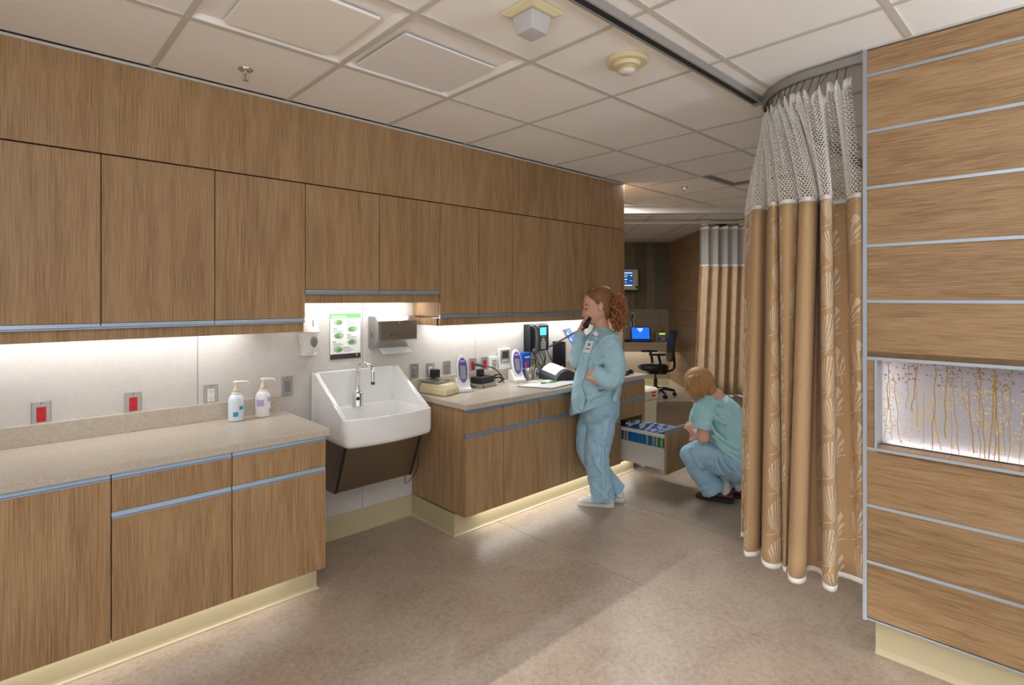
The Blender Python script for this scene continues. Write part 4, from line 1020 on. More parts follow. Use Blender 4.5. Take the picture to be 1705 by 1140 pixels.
T0 = crom([plan(*a) for a, b in FO], 8); B0 = crom([plan(*b) for a, b in FO], 8)
ZH, ZM, ZK = .305, 1.972, 2.475
cur = root('privacy_curtain', (2.75, .95, .0), 'near tan privacy curtain with white leaf embroidery and mesh top', 'curtain', 'privacy curtains')
NR = 22
rows = []
for k in range(NR + 1):
    q = k / NR; z = ZH + .022 + (ZM - .012 - ZH - .022) * q
    rows.append([Vector((*(b.lerp(a, q)).xy, z)) for a, b in zip(T0, B0)])
sheet('fabric', 'curtain_cloth', cur, rows)
sheet('hem', 'curtain_white', cur, [[Vector((*(b.lerp(a, q)).xy, z)) for a, b in zip(T0, B0)] for q, z in ((0, ZH), (.003, ZH + .012), (.012, ZH + .0225))], .004)
sheet('top_binding', 'curtain_white', cur, [[Vector((*a.xy, z)) for a in T0] for z in (ZM - .014, ZM - .004, ZM + .006)], .004)
# curved track
trk = [Vector((2.722, .672, 0)), Vector((2.724, .75, 0)), Vector((2.735, .85, 0))] + [Vector((3.13 - .395 * math.cos(a), .85 + .37 * math.sin(a), 0)) for a in [PI / 2 * k / 10 for k in range(1, 11)]] + [Vector((x, 1.22, 0)) for x in (3.4, 4.0, 4.6, 5.2)]
ct = root('curtain_track', (2.9, 1.0, 2.55), 'curved grey curtain track holding the near curtain', 'track')
TP = crom(trk, 4)
rs = []
for i, p in enumerate(TP):
    d = (TP[min(i + 1, len(TP) - 1)] - TP[max(i - 1, 0)]).normalized(); nn = Vector((-d.y, d.x, 0))
    rs.append([p + nn * a + Vector((0, 0, z)) for a, z in ((-.016, 2.575), (.016, 2.575), (.016, 2.540), (.006, 2.538), (.006, 2.545), (-.006, 2.545), (-.006, 2.538), (-.016, 2.540))])
G().rings(rs).build('rail', 'rail_grey', ct)
G().box(2.70, 2.745, .668, .685, 2.535, 2.578).build('wall_bracket', 'rail_grey', ct, bevel=.002)
# length along the track for the hooks
al = [0.0]
for a, b in zip(TP, TP[1:]): al.append(al[-1] + (b - a).length)
def on_track(s):
    for i in range(len(al) - 1):
        if al[i + 1] >= s: return TP[i].lerp(TP[i + 1], (s - al[i]) / (al[i + 1] - al[i]))
    return TP[-1]
# net: from the seam up to the hooks, built as an open honeycomb of cord
NC = len(T0)
spos = [.05 + .70 * (1 - j / (NC - 1)) ** 1.0 for j in range(NC)]
KT = []
for j in range(NC):
    p = on_track(spos[j]); w = math.sin(j * .55) * .018
    d = (on_track(spos[j] + .01) - on_track(max(spos[j] - .01, 0))).normalized(); nn = Vector((-d.y, d.x, 0))
    KT.append(p + nn * w)
TT = crom(T0, 1)
def resample(P, m):
    L_ = [0.0]
    for a, b in zip(P, P[1:]): L_.append(L_[-1] + (b - a).length)
    out = []; i = 0
    for k in range(m):
        s = L_[-1] * k / (m - 1)
        while i < len(L_) - 2 and L_[i + 1] < s: i += 1
        out.append((i, (s - L_[i]) / max(L_[i + 1] - L_[i], 1e-9)))
    return out, L_[-1]
NM = 240; idx, LL = resample(T0, NM)
lo = [T0[i].lerp(T0[i + 1], f) for i, f in idx]; hi = [KT[i].lerp(KT[i + 1], f) for i, f in idx]
NRW = 44; pts = []; ed = []
def netpt(c, r):
    q = r / NRW; sag = -.05 * (abs(math.sin(c * .33)) ** 2) * q ** 6
    a = lo[c].lerp(hi[c], q ** 1.2); return Vector((a.x, a.y, ZM + .006 + (ZK - ZM - .006) * q + sag))
V = {}; g = G()
def vid(c, r):
    if (c, r) not in V: V[(c, r)] = len(pts); pts.append(netpt(c, r))
    return V[(c, r)]
fcs = []
for r in range(0, NRW):
    for c in range(0, NM - 2, 2):
        o_ = (r % 2)
        c0 = c + o_
        if c0 + 2 < NM: fcs.append((vid(c0, r), vid(c0 + 1, r), vid(c0 + 2, r), vid(c0 + 2, r + 1), vid(c0 + 1, r + 1), vid(c0, r + 1)))
off = cur.location
me = bpy.data.meshes.new('net'); me.from_pydata([p - off for p in pts], [], fcs)
me.materials.append(MATS['curtain_white']); no = bpy.data.objects.new('net', me); COL.objects.link(no); no.parent = cur
m = no.modifiers.new('wire', 'WIREFRAME'); m.thickness = .0062; m.use_replace = True; m.use_even_offset = False; stuff(no)
# white heading tape and hooks
sheet('heading_tape', 'curtain_white', cur, [[netpt(c, NRW) + Vector((0, 0, dz)) for c in range(NM)] for dz in (-.02, .0, .022)], .002)
for k in range(20):
    c = min(int((k + .5) / 20 * NM), NM - 1); p = netpt(c, NRW) + Vector((0, 0, .018)); q = on_track(spos[min(int(c / NM * NC), NC - 1)]); q = Vector((q.x, q.y, 2.541))
    d = (q - p)
    G().tube([p, p + d * .3 + Vector((.003, 0, 0)), p + d * .45 - Vector((.003, 0, 0)), p + d * .6 + Vector((.003, 0, 0)), p + d * .8 - Vector((.002, 0, 0)), q], .0018, 5).build('hook', 'rail_dark', cur)
# ================================================================== BACKLIT RESIN PANEL IN THE PARTITION
tp = NT('resin'); tp.set(Base_Color=(*lin((196, 196, 208)), 1), Roughness=.22)
trn = tp.n('ShaderNodeBsdfTranslucent'); trn.inputs[0].default_value = (*lin((222, 222, 232)), 1)
tpt = tp.n('ShaderNodeBsdfTransparent'); tpt.inputs[0].default_value = (1, 1, 1, 1)
ms = tp.n('ShaderNodeMixShader'); ms.inputs[0].default_value = .62
tp.l(tp.b.outputs[0], ms.inputs[1]); tp.l(trn.outputs[0], ms.inputs[2]); tp.l(ms.outputs[0], tp.t.nodes['Material Output'].inputs[0])
rp = root('resin_panel', (2.77, .62, .9), 'backlit translucent panel with embedded golden grasses in the oak partition', 'panel')
G().box(.084, .090, L + .02, -.049, .899, 1.272).build('pane', 'resin', rp, M=MR)
G().box(.0825, .092, L + .02, -.0485, .8985, .9025).build('gasket', 'rail_dark', rp, M=MR)
for pos_, sx_, sy_, rot_ in (((.10, -1.0, .905), 1.85, .02, (PI, 0, 0)),):
    w = MR @ Vector(pos_)
    lm = area('niche_lamp', w, .02, 1.85, 1.7, (1, .90, .72), (PI, 0, TH))
w = MR @ Vector((.13, -.042, 1.08)); area('niche_side_lamp', w, .33, .02, .4, (1, .90, .72), (0, PI / 2, 0)).rotation_euler = (math.radians(90), math.radians(90), PI)
random.seed(21)
yv = -.06; k = 0
seeds_l, seeds_d = G(), G()
def seedblob(g, y, z, s):
    c = MR @ Vector((.0825, y, z)); a = random.uniform(0, PI)
    g.obox(c, Vector((0, math.cos(a), math.sin(a))) * s * 1.5, Vector((0, -math.sin(a), math.cos(a))) * s * .8, (.0006, 0, 0))
while yv > -1.25:
    up_ = random.random() < .55; z0 = random.uniform(.90, .94) if up_ else random.uniform(.93, 1.12); z1 = random.uniform(1.10, 1.24) if up_ else 1.265
    if random.random() < .4: z0, z1 = .905, 1.262
    pts_ = []; n_ = 7; sl = random.uniform(-.03, .03)
    for q in range(n_ + 1):
        f = q / n_; pts_.append(MR @ Vector((.0825, yv + sl * f + random.uniform(-.004, .004), z0 + (z1 - z0) * f)))
    r_ = random.uniform(.0007, .0018)
    G().tube(pts_, [r_] * n_ + [r_ * .5], 5).build('grass_stem', 'stem_gold', rp)
    for q in range(34):
        f = random.random(); zz = z0 + (z1 - z0) * (f ** .7) if up_ else random.uniform(.92, 1.26)
        yy_ = yv + sl * f + random.gauss(0, .017)
        if yy_ < -.055: seedblob(seeds_d if zz > 1.17 else seeds_l, yy_, min(zz, 1.262), random.uniform(.0014, .0028))
    yv -= random.uniform(.012, .030); k += 1
stuff(seeds_l.build('seed_heads', 'seed_gold', rp)); stuff(seeds_d.build('seed_heads', 'seed_brown', rp))
# ================================================================== FAR BAY
# far curtain
fc = root('privacy_curtain', FR(6.9, 2.4, 0), 'distant tan privacy curtain hanging in the dim bay', 'curtain', 'privacy curtains')
P_ = []
for k in range(60):
    q = k / 59; R_ = 2.075 + q * 1.35; F_ = 6.9 + .055 * math.sin(k * 1.15) + .02 * math.sin(k * .37)
    P_.append((F_, R_))
tp_ = crom([FR(6.9 + .045 * math.sin(k * 1.15), 2.15 + k / 59 * 1.28) for k in range(60)], 3); bt_ = crom([FR(f, r) for f, r in P_], 3)
sheet('fabric', 'curtain_cloth_far', fc, [[Vector((*(b.lerp(a, q)).xy, .32 + 1.60 * q)) for a, b in zip(tp_, bt_)] for q in [k / 8 for k in range(9)]])
sheet('hem', 'curtain_white', fc, [[Vector((*b.xy, z)) for b in bt_] for z in (.295, .32)], .003)
sheet('top_binding', 'curtain_white', fc, [[Vector((*a.xy, z)) for a in tp_] for z in (1.92, 1.945)], .003)
nt_ = NT('far_net'); nt_.set(Base_Color=(*lin((196, 196, 190)), 1), Roughness=.8); nt_.b.inputs['Alpha'].default_value = .62
sheet('net', 'far_net', fc, [[Vector((*a.xy, z)) for a in tp_] for z in (1.946, 2.15, 2.39)], 0)
sheet('heading_tape', 'curtain_white', fc, [[Vector((*a.xy, z)) for a in tp_] for z in (2.385, 2.42)], .003)
for k in range(22):
    a = tp_[min(k * 8 + 4, len(tp_) - 1)]; G().cyl(Vector((*a.xy, 2.418)), Vector((*a.xy, 2.452)), .003, None, 5).build('hook', 'rail_dark', fc)
# pale tie-back strip at its leading edge
tr2 = root('curtain_track', FR(6.9, 1.5, 2.46), 'straight white curtain track of the dim bay', 'track')
G().box(6.88, 6.92, -.5, 3.6, 2.452, 2.478).build('rail', 'ceiling_bar', tr2, M=MFAR)
for R_ in (2.15, 2.62):
    G().box(6.86, 6.94, R_, R_ + .11, 2.478, 2.492).build('hanger_plate', 'cream_plastic', tr2, M=MFAR)
    G().box(6.875, 6.925, R_ + .02, R_ + .09, 2.43, 2.452).build('hanger_box', 'cream_plastic', tr2, M=MFAR)
# desk
dk = root('wall_desk', FR(9.4, 1.2, .64), 'built-in laminate desk along the striped wall', 'desk')
G().box(9.1, 9.705, -.4, 2.485, .765, .792).build('top', 'desk_laminate', dk, M=MFAR, bevel=.003)
G().box(9.1, 9.125, -.4, 2.485, .638, .764).build('apron', 'desk_laminate', dk, M=MFAR)
dl = root('desk_light', FR(9.55, 1.3, .74), 'light strip under the built-in desk', 'light')
G().box(9.5, 9.54, .0, 2.3, .748, .764).build('strip', 'led_strip', dl, M=MFAR)
area('desk_lamp', FR(9.5, 1.5, .742), 1.7, .03, 7.0, COOL, (0, 0, math.radians(-45)))
# laptop
lp = root('laptop', FR(9.35, 1.95, .792), 'open laptop with bright blue screen on the far desk', 'laptop')
G().box(9.18, 9.42, 1.765, 2.105, .793, .808).build('base', 'black', lp, M=MFAR, bevel=.003)
G().prism([(9.405, .808), (9.42, .808), (9.475, 1.035), (9.463, 1.037)], 1.765, 2.105, 'y').build('lid', 'black', lp, M=MFAR)
G().prism([(9.4035, .830), (9.405, .830), (9.4605, 1.022), (9.459, 1.0225)], 1.785, 2.085, 'y').build('screen', 'screen_blue', lp, M=MFAR)
G().prism([(9.4455, .985), (9.448, .985), (9.453, 1.003), (9.4505, 1.0035)], 1.885, 1.975, 'y').build('text_box', 'screen_white', lp, M=MFAR)
G().prism([(9.438, .955), (9.440, .955), (9.443, .967), (9.441, .9672)], 1.905, 1.955, 'y').build('text_line', 'screen_white', lp, M=MFAR)
# radio-like monitor with green display
rd = root('desk_monitor_unit', FR(9.4, 2.28, .792), 'small grey device with lime display on the far desk', 'device')
G().box(9.36, 9.55, 2.185, 2.345, .793, .95).build('case', 'mid_grey', rd, M=MFAR, bevel=.01)
G().box(9.356, 9.361, 2.235, 2.335, .908, .932).build('display', 'screen_green', rd, M=MFAR)
G().cyl(FR(9.362, 2.235, .835), FR(9.35, 2.235, .835), .02, None, 14).build('dial', 'dark_grey', rd)
for k in range(3): G().cyl(FR(9.362, 2.285 + .02 * k, .83), FR(9.354, 2.285 + .02 * k, .83), .006, None, 8).build('button', 'offwhite', rd)
tag(G().lathe([(.05, 0), (.06, .025), (.035, .055), (.0001, .06)], FR(9.46, 2.27, .951), 14).build('cloth_pack', 'hair_curl', smooth=True), 'orange bundle on top of the grey desk device', 'bundle')
tag(G().box(9.2, 9.36, 1.5, 1.74, .793, .83).build('papers_pile', 'black', M=MFAR, bevel=.006), 'dark pile of papers and cables left of the laptop', 'papers')
# patient monitor on wall arm
pm = root('patient_monitor', FR(9.55, 1.75, 1.65), 'patient monitor with colourful screen on the striped wall', 'monitor')
G().box(9.42, 9.56, 1.58, 1.895, 1.665, 2.02).build('housing', 'bin_beige', pm, M=MFAR, bevel=.02)
G().box(9.412, 9.421, 1.60, 1.80, 1.73, 1.985).build('screen', 'screen_navy', pm, M=MFAR)
for z, a, b, mm in ((1.955, 1.62, 1.79, 'screen_white'), (1.92, 1.62, 1.72, 'screen_cyan'), (1.895, 1.62, 1.70, 'screen_green'), (1.91, 1.755, 1.785, 'screen_white'), (1.845, 1.66, 1.70, 'screen_white'), (1.82, 1.745, 1.785, 'screen_cyan'), (1.795, 1.67, 1.685, 'screen_white'), (1.745, 1.61, 1.79, 'screen_white')):
    G().box(9.4095, 9.4125, a, b, z - .006, z + .006).build('trace', mm, pm, M=MFAR)
G().cyl(FR(9.425, 1.86, 1.715), FR(9.405, 1.86, 1.715), .022, None, 14).build('knob', 'dark_grey', pm)
G().box(9.56, 9.71, 1.70, 1.80, 1.75, 1.85).build('wall_mount', 'dark_grey', pm, M=MFAR)
pole = root('cable_hanger', FR(9.6, 1.78, 1.2), 'grey tube and coiled leads hanging below the patient monitor', 'cables')
G().tube([FR(9.64, 1.75, 1.66), FR(9.64, 1.75, 1.40), FR(9.63, 1.80, 1.25), FR(9.64, 1.83, 1.12)], .016, 8).build('tube', 'mid_grey', pole, smooth=True)
for k in range(3): G().tube([FR(9.66, 1.905 + .035 * math.cos(a), 1.46 + .006 * k + .045 * math.sin(a)) for a in [2 * PI * i / 16 for i in range(17)]], .005, 6).build('coil', 'hair_auburn', pole, smooth=True)
for R_, z_, lb_ in ((1.72, 1.07, 'pale outlet plate on the far desk wall, left of its twin'), (1.845, 1.07, 'pale outlet plate on the far desk wall just left of the laptop'), (1.855, 1.21, 'pale outlet plate on the far desk wall above the other two')):
    o = root('wall_outlet', FR(9.705, R_, z_), lb_, 'outlet', 'far desk wall plates')
    G().box(9.699, 9.707, R_ - .03, R_ + .03, z_ - .06, z_ + .06).build('plate', 'offwhite', o, M=MFAR, bevel=.002)
    G().box(9.694, 9.700, R_ - .014, R_ + .014, z_ - .04, z_ + .04).build('insert', 'dark_grey', o, M=MFAR)
# ---- task chair
ch = root('task_chair', FR(8.6, 2.02, 0), 'black task chair with armrests in front of the far desk', 'chair')
cF, cR = 8.62, 2.0
def fr(f, r, z): return FR(cF + f, cR + r, z)
# rolling base
for k in range(5):
    a = k * 2 * PI / 5 + .35; e = fr(.29 * math.cos(a), .29 * math.sin(a), .085)
    G().tube([fr(0, 0, .115), fr(.15 * math.cos(a), .15 * math.sin(a), .112), e], [.032, .026, .018], 8).build('base_arm', 'black_gloss', ch, smooth=True)
    for s_ in (-1, 1):
        c0 = e + Vector((0, 0, -.055)); d = (fr(-math.sin(a), math.cos(a), 0) - fr(0, 0, 0)).normalized()
        G().cyl(c0 + d * .008 * s_, c0 + d * .026 * s_, .029, None, 14).build('caster_wheel', 'black', ch)
    G().cyl(e, e + Vector((0, 0, -.04)), .011, None, 8).build('caster_stem', 'black', ch)
G().cyl(fr(0, 0, .09), fr(0, 0, .27), .028, None, 12).build('gas_lift_cover', 'black', ch)
G().cyl(fr(0, 0, .27), fr(0, 0, .40), .016, None, 12).build('gas_lift', 'dark_grey', ch)
# seat faces image-left and slightly to the camera: direction -R
def pl(a, b, z): return fr(b, -a, z)         # a: forward (towards -R), b: sideways
G().rings([[pl(x * s_ + .02, y * s_, z) for x, y in ((-.22, -.20), (0, -.245), (.2, -.235), (.25, -.12), (.25, .12), (.2, .235), (0, .245), (-.22, .20))] for s_, z in ((.80, .395), (.96, .415), (1.0, .45), (.97, .485), (.80, .50))]).build('seat', 'leather_black', ch, smooth=True, mods=(('SUBSURF', {'levels': 1, 'render_levels': 1}),))
G().rings([[pl(x, y, z) for x, y in ((-.15, -.12), (.12, -.12), (.12, .12), (-.15, .12))] for z in (.35, .40)]).build('mechanism', 'black', ch, bevel=.01)
bk = []
for z, dep, w in ((.53, -.215, .17), (.60, -.235, .215), (.72, -.235, .225), (.85, -.255, .22), (.97, -.285, .20), (1.025, -.30, .17)):
    bk.append([pl(dep + dx, y * w, z) for dx, y in ((.03, -.75), (.018, -1), (-.008, -1), (-.012, -.4), (-.012, .4), (-.008, 1), (.018, 1), (.03, .75))])
G().rings(bk).build('backrest', 'leather_black', ch, smooth=True, mods=(('SUBSURF', {'levels': 1, 'render_levels': 1}),))
G().tube(crom([pl(-.08, 0, .39), pl(-.22, 0, .39), pl(-.29, 0, .45), pl(-.285, 0, .60), pl(-.27, 0, .78)], 4), .02, 8).build('back_bar', 'black', ch, smooth=True)
for s_ in (-1, 1):
    G().tube(crom([pl(-.02, .20 * s_, .40), pl(-.02, .27 * s_, .43), pl(.0, .275 * s_, .58), pl(.02, .275 * s_, .655)], 4), .02, 8).build('arm_post', 'black', ch, smooth=True)
    G().rings([[pl(x + .03, y + .275 * s_, z) for x, y in ((-.12, -.035), (.10, -.04), (.14, 0), (.10, .04), (-.12, .035))] for z in (.656, .685)]).build('armrest', 'black', ch, bevel=.008)
# ---- waste bin beside the end of the counter
bn = root('waste_bin', (4.34, 2.87, 0), 'beige waste bin with red label at the end of the right counter', 'bin')
G().rings([[(4.235 + i_, 2.745 + i_, z), (4.43 - i_, 2.745 + i_, z), (4.43 - i_, 2.965 - i_, z), (4.235 + i_, 2.965 - i_, z)] for i_, z in ((.014, .001), (0, .60))]).build('body', 'bin_beige', bn, bevel=.006)
G().prism([(2.735, .605), (2.735, .685), (2.76, .705), (2.975, .705), (2.975, .605)], 4.225, 4.44, 'x').build('lid', 'bin_beige', bn, bevel=.006)
G().box(4.33, 4.385, 2.7325, 2.7355, .63, .675).build('label_plate', 'red_plastic', bn)
G().box(4.338, 4.377, 2.7318, 2.7330, .65, .658).build('label_print', 'paper', bn)
# ================================================================== PEOPLE
IR = Vector((CYW, -SY, 0)); ID = Vector((SY, CYW, 0)); IZ = Vector((0, 0, 1))
ctx = bpy.data.textures.new('cloth_folds', 'CLOUDS'); ctx.noise_scale = .06; ctx.noise_depth = 2
CLOTH = lambda v, st=.018: REM(v, 2) + (('DISPLACE', {'texture': ctx, 'strength': st, 'mid_level': .5, 'texture_coords': 'LOCAL'}), ('SMOOTH', {'iterations': 2, 'factor': .5}))
REM = lambda v, it=4: (('REMESH', {'mode': 'VOXEL', 'voxel_size': v, 'use_smooth_shade': True}), ('SMOOTH', {'iterations': it, 'factor': .5}))
def ring(u, v, fw, a, b, k=0.0, n=28, rip=(0, 0, 0), pw=1.0, d0=0.0):
    """ring seen at pixel (u, v): half width a in pixels, half depth b in metres, tilt k"""
    out = []
    for i in range(n):
        t = 2 * PI * i / n; s = 1 + rip[0] * math.sin(rip[1] * t + rip[2])
        c_, s_ = math.cos(t), math.sin(t)
        c_ = math.copysign(abs(c_) ** pw, c_); s_ = math.copysign(abs(s_) ** pw, s_)
        out.append(P3(u + a * s * c_, v + k * a * c_, fw + b * s * s_ + d0 * c_))
    return out
def px(fw): return fw / FPX
def hand(g, wrist, d, nrm, L=.17, curl=.5, thumb=1, spread=.16):
    """palm plus four jointed fingers and a thumb; d = pointing direction, nrm = palm normal (fingers curl towards it)"""
    wrist = Vector(wrist); d = Vector(d).normalized(); nrm = Vector(nrm); nrm = (nrm - d * nrm.dot(d)).normalized(); sd_ = d.cross(nrm)
    pl_ = L * .52
    g.ell(wrist + d * pl_ * .5, d * pl_ * .62, sd_ * L * .235, nrm * L * .085, 14, 10)
    g.limb([wrist - d * .03, wrist + d * .02], [L * .15, L * .155], 10, 2)
    for i, (off_, fl__) in enumerate(((-1, .40), (-.34, .46), (.33, .43), (.95, .34))):
        p = wrist + d * pl_ * .86 + sd_ * off_ * L * .17; r0 = L * .053
        dd = (d + sd_ * off_ * spread).normalized(); pts_ = [p - dd * L * .1]; rr = [r0 * 1.05]; ang = curl * .55
        for s_, f in enumerate((.45, .32, .23)):
            q = (dd * math.cos(ang) + nrm * math.sin(ang)); p2 = pts_[-1] + q * (L * fl__ * f + (L * .1 if s_ == 0 else 0)); pts_.append(p2); rr.append(r0 * (1 - .12 * (s_ + 1))); ang += curl * .95
        g.limb(pts_, rr, 8, 2)
    b0 = wrist + d * pl_ * .22 + sd_ * thumb * -L * .17; q = (d * .7 - sd_ * thumb * .75 + nrm * .35).normalized()
    g.limb([b0, b0 + q * L * .2, b0 + q * L * .2 + (q * .5 + d * .5 + nrm * .35).normalized() * L * .17], [L * .075, L * .066, L * .052], 8, 2)
def shoe(parent, heel, toe, mat_u, mat_s, name, h=.085, laces=True, z0=0.0):
    heel, toe = Vector(heel), Vector(toe); d = (toe - heel); Lf = d.length; d.normalize(); s_ = Vector((-d.y, d.x, 0))
    def sec(f, w, zt, zb=.022):
        c_ = heel + d * Lf * f; out = []
        for i in range(16):
            t = 2 * PI * i / 16; x = math.cos(t); z = math.sin(t)
            out.append(c_ + s_ * w * math.copysign(abs(x) ** .8, x) + IZ * (z0 + (zt + zb) / 2 + (zt - zb) / 2 * z))
        return out
    rows_ = [(-.02, .018, .055), (.02, .032, .075), (.12, .037, h), (.28, .038, h * .98), (.42, .042, h * .86), (.58, .047, h * .72), (.75, .050, h * .60), (.90, .044, h * .52), (.98, .026, h * .42), (1.0, .010, h * .32)]
    up = G().rings([sec(*r_) for r_ in rows_]).build('shoe', mat_u, parent, smooth=True)
    up.name = name
    def sol(f, w, z):
        c_ = heel + d * Lf * f; return [c_ + s_ * w * x + IZ * (z0 + z) for x in (-1, 1)]
    rs_ = []
    prof_ = [(-.035, .022), (.0, .034), (.15, .040), (.40, .042), (.62, .051), (.80, .053), (.93, .044), (1.02, .020)]
    poly = [heel + d * Lf * f + s_ * w for f, w in prof_] + [heel + d * Lf * f - s_ * w for f, w in prof_[::-1]]
    G().rings([[p + IZ * (z0 + z) for p in poly] for z in (.001, .012, .028)]).build('sole', mat_s, up, bevel=.004)
    if laces:
        for k in range(4):
            f = .40 + .075 * k; c_ = heel + d * Lf * f + IZ * (z0 + h * (.90 - .07 * k))
            G().tube([c_ + s_ * .022 - IZ * .006, c_ + IZ * .002, c_ - s_ * .022 - IZ * .006], .0032, 6).build('lace', 'paper', up)
        G().rings([[heel + d * Lf * (f + .02) + s_ * w + IZ * (z0 + z) for f, w, z in ((.15, e_ * .041, .05), (.5, e_ * .046, .04), (.5, e_ * .046, .046), (.15, e_ * .041, .058))] for e_ in (1.0, .97)]).build('side_stripe', 'mid_grey', up)
    return up
# ------------------------------------------------------------------ standing person on the telephone
FW = 4.0
pn = root('person', (3.29, 2.47, 0), 'person in pale blue scrubs with curly ponytail standing on the telephone', 'person', 'people in scrubs')
b = G()
HR = [(478.5, 992, 1003, .018), (481, 985, 1010, .048), (486, 978.5, 1015, .062), (494, 973.5, 1019, .073), (502, 971.5, 1020, .077), (508, 971.2, 1020.5, .078), (513, 972.6, 1020, .077), (519, 971.0, 1018, .074), (525, 972.0, 1014, .069), (530, 973.5, 1009, .062), (535, 976, 1003, .053), (539, 979.5, 997, .040), (541, 984, 992, .022)]
b.rings([ring((l + r) / 2, v, FW, (r - l) / 2, d_, 0, 26) for v, l, r, d_ in HR])
b.rings([ring(1001, 520, FW, 11, .050), ring(1001, 535, FW, 11.5, .050), ring(1002, 548, FW, 13, .056), ring(1003, 560, FW, 22, .12), ring(1004, 580, FW, 26, .155), ring(1000, 630, FW, 27, .15), ring(1000, 665, FW, 20, .11), ring(1000, 690, FW + .04, 18, .10)])
# nose, brow, cheek, lips, ear
def e_(u, v, fw, a, d_, h, g=b): g.ell(P3(u, v, fw), IR * a, ID * d_, IZ * h, 12, 8)
b.limb([P3(972.2, 514, FW - .012), P3(970.4, 524, FW - .012)], [.006, .0085], 8, 4); e_(972, 525.2, FW - .012, .012, .012, .007)
e_(975, 510, FW - .034, .016, .026, .006); e_(976, 521, FW - .044, .02, .026, .022); e_(973.3, 531.2, FW - .012, .008, .02, .005); e_(974.2, 534.2, FW - .012, .008, .018, .005); e_(978.5, 538.5, FW, .014, .022, .011)
# ear near the camera
b.rings([[P3(1000 + 4.4 * math.cos(t) * q, 510 + 8.4 * math.sin(t) * q - .18 * 4 * math.cos(t), FW - .076 - dd) for t in [2 * PI * i / 16 for i in range(16)]] for q, dd in ((.55, -.012), (1.0, .008), (.9, .015), (.6, .009))])
# near arm: upper arm down, forearm across the waist; far arm raised with the receiver
shN, elN, wrN = P3(1019, 574, 3.790), P3(1023, 628, 3.720), P3(987, 617, 3.70)
shF, elF, wrF = P3(988, 574, 4.060), P3(961, 600, 3.970), P3(967, 551, 3.96)
b.limb([shN, elN, wrN], [.045, .038, .028], 12); b.limb([shF, elF, wrF], [.045, .038, .027], 12)
b.limb([wrN, P3(985, 624, 3.70)], [.026, .025], 10); hand(b, P3(987, 630, 3.675), IR * .95 - IZ * .20 + ID * .08, ID + IZ * .3, .132, .30, 1)
hand(b, wrF, IZ * .92 + IR * .22 - ID * .05, IR * .9 + ID * .15, .145, .95, -1)
# legs under the trousers
b.limb([P3(1003, 680, 4.02), P3(993, 762, 3.99), P3(1004, 820, 4.00)], [.07, .05, .038], 12); b.limb([P3(992, 680, 4.10), P3(979, 752, 4.09), P3(1026, 810, 4.14)], [.07, .05, .038], 12)
body = b.build('body', 'skin', pn, mods=REM(.0052, 2)); 
# eye, brow, mouth colour
for dd, nm in ((-.046, 'eye'), ):
    G().ell(P3(975.6, 513.8, FW + dd), IR * .007, ID * .009, IZ * .0035, 10, 6).build('eye', 'eye', body, smooth=True)
G().tube([P3(973.8, 508.6, FW - .028), P3(976.0, 507.4, FW - .048), P3(979.2, 508.2, FW - .064)], .0026, 6).build('eyebrow', 'hair_auburn', body, smooth=True)
G().tube([P3(972.4, 531.6, FW - .004), P3(973.2, 532.6, FW - .020), P3(976.4, 533.2, FW - .036)], [.003, .0042, .0015], 6).build('lips', 'lips', body, smooth=True)
# hair drawn back, then the curly ponytail
h = G()
h.rings([ring((l + r) / 2, v, FW, (r - l) / 2, d_, -.22, 30) for v, l, r, d_ in ((477.2, 991, 1004, .02), (479.5, 984.5, 1011, .052), (485, 976, 1017, .071), (491, 974.5, 1021, .081), (498, 978, 1022, .0855), (506, 987, 1022.5, .086), (513, 997, 1022, .083), (520, 1003, 1020, .076), (527, 1006, 1017, .064), (532, 1008, 1014, .04))])
h.ell(P3(985.5, 489.5, FW), IR * .042, ID * .066, IZ * .038, 16, 10)
hair = h.build('hair', 'hair_auburn', pn, mods=REM(.006, 3))
# combed strands over the skull
random.seed(31)
g = G()
for k in range(46):
    a = -1 + 2 * k / 45; a += random.uniform(-.03, .03)
    dep = .088 * math.sin(a * PI / 2) ; top_v = 478 + 24 * abs(a) ** 2.2
    p0 = P3(981 + 11 * abs(a) ** 1.5, 487 + 17 * abs(a) ** 1.6, FW + dep * .86); p1 = P3(998, top_v + 2, FW + dep * .98); p2 = P3(1016, 493 + 6 * abs(a), FW + dep * .5); p3 = P3(1020, 495, FW + dep * .12)
    g.tube(crom([p0, p1, p2, p3], 5), .0034, 5)
stuff(g.build('hair_strands', 'hair_curl', hair, smooth=True))
G().tube([P3(1018.5, 495.5, FW) + (IZ * .016 * math.cos(t) + ID * .016 * math.sin(t)) for t in [2 * PI * i / 12 for i in range(13)]], .005, 6).build('hair_tie', 'black', hair, smooth=True)
g = G()
for k in range(130):
    u0, v0 = 1018, 494
    e_a = random.uniform(-.25, 1.0); ev = random.uniform(516, 553); half = 15 * math.sqrt(max(.05, 1 - ((ev - 522) / 36) ** 2))
    eu = 1029 + half * random.uniform(-1, 1)
    ed = random.gauss(0, .036); mu = 1029 + 14 * random.uniform(-.9, 1); mv = random.uniform(497, 522); ph = random.uniform(0, 6.3); amp = random.uniform(.006, .012)
    ctrl = [P3(u0, v0, FW), P3(1024 + random.uniform(0, 8), v0 - 3 + random.uniform(-2, 6), FW + ed * .6), P3(mu, mv, FW + ed), P3(eu, max(ev, mv + 6), FW + ed * 1.1)]
    c_ = crom(ctrl, 10); P_ = []
    for i, q in enumerate(c_):
        f = i / (len(c_) - 1); P_.append(q + (IR * math.cos(ph + i * .9) + ID * math.sin(ph + i * .9)) * amp * min(1, f * 3))
    g.tube(P_, [.0042 * (1 - .5 * i / len(P_)) + .0012 for i in range(len(P_))], 5)
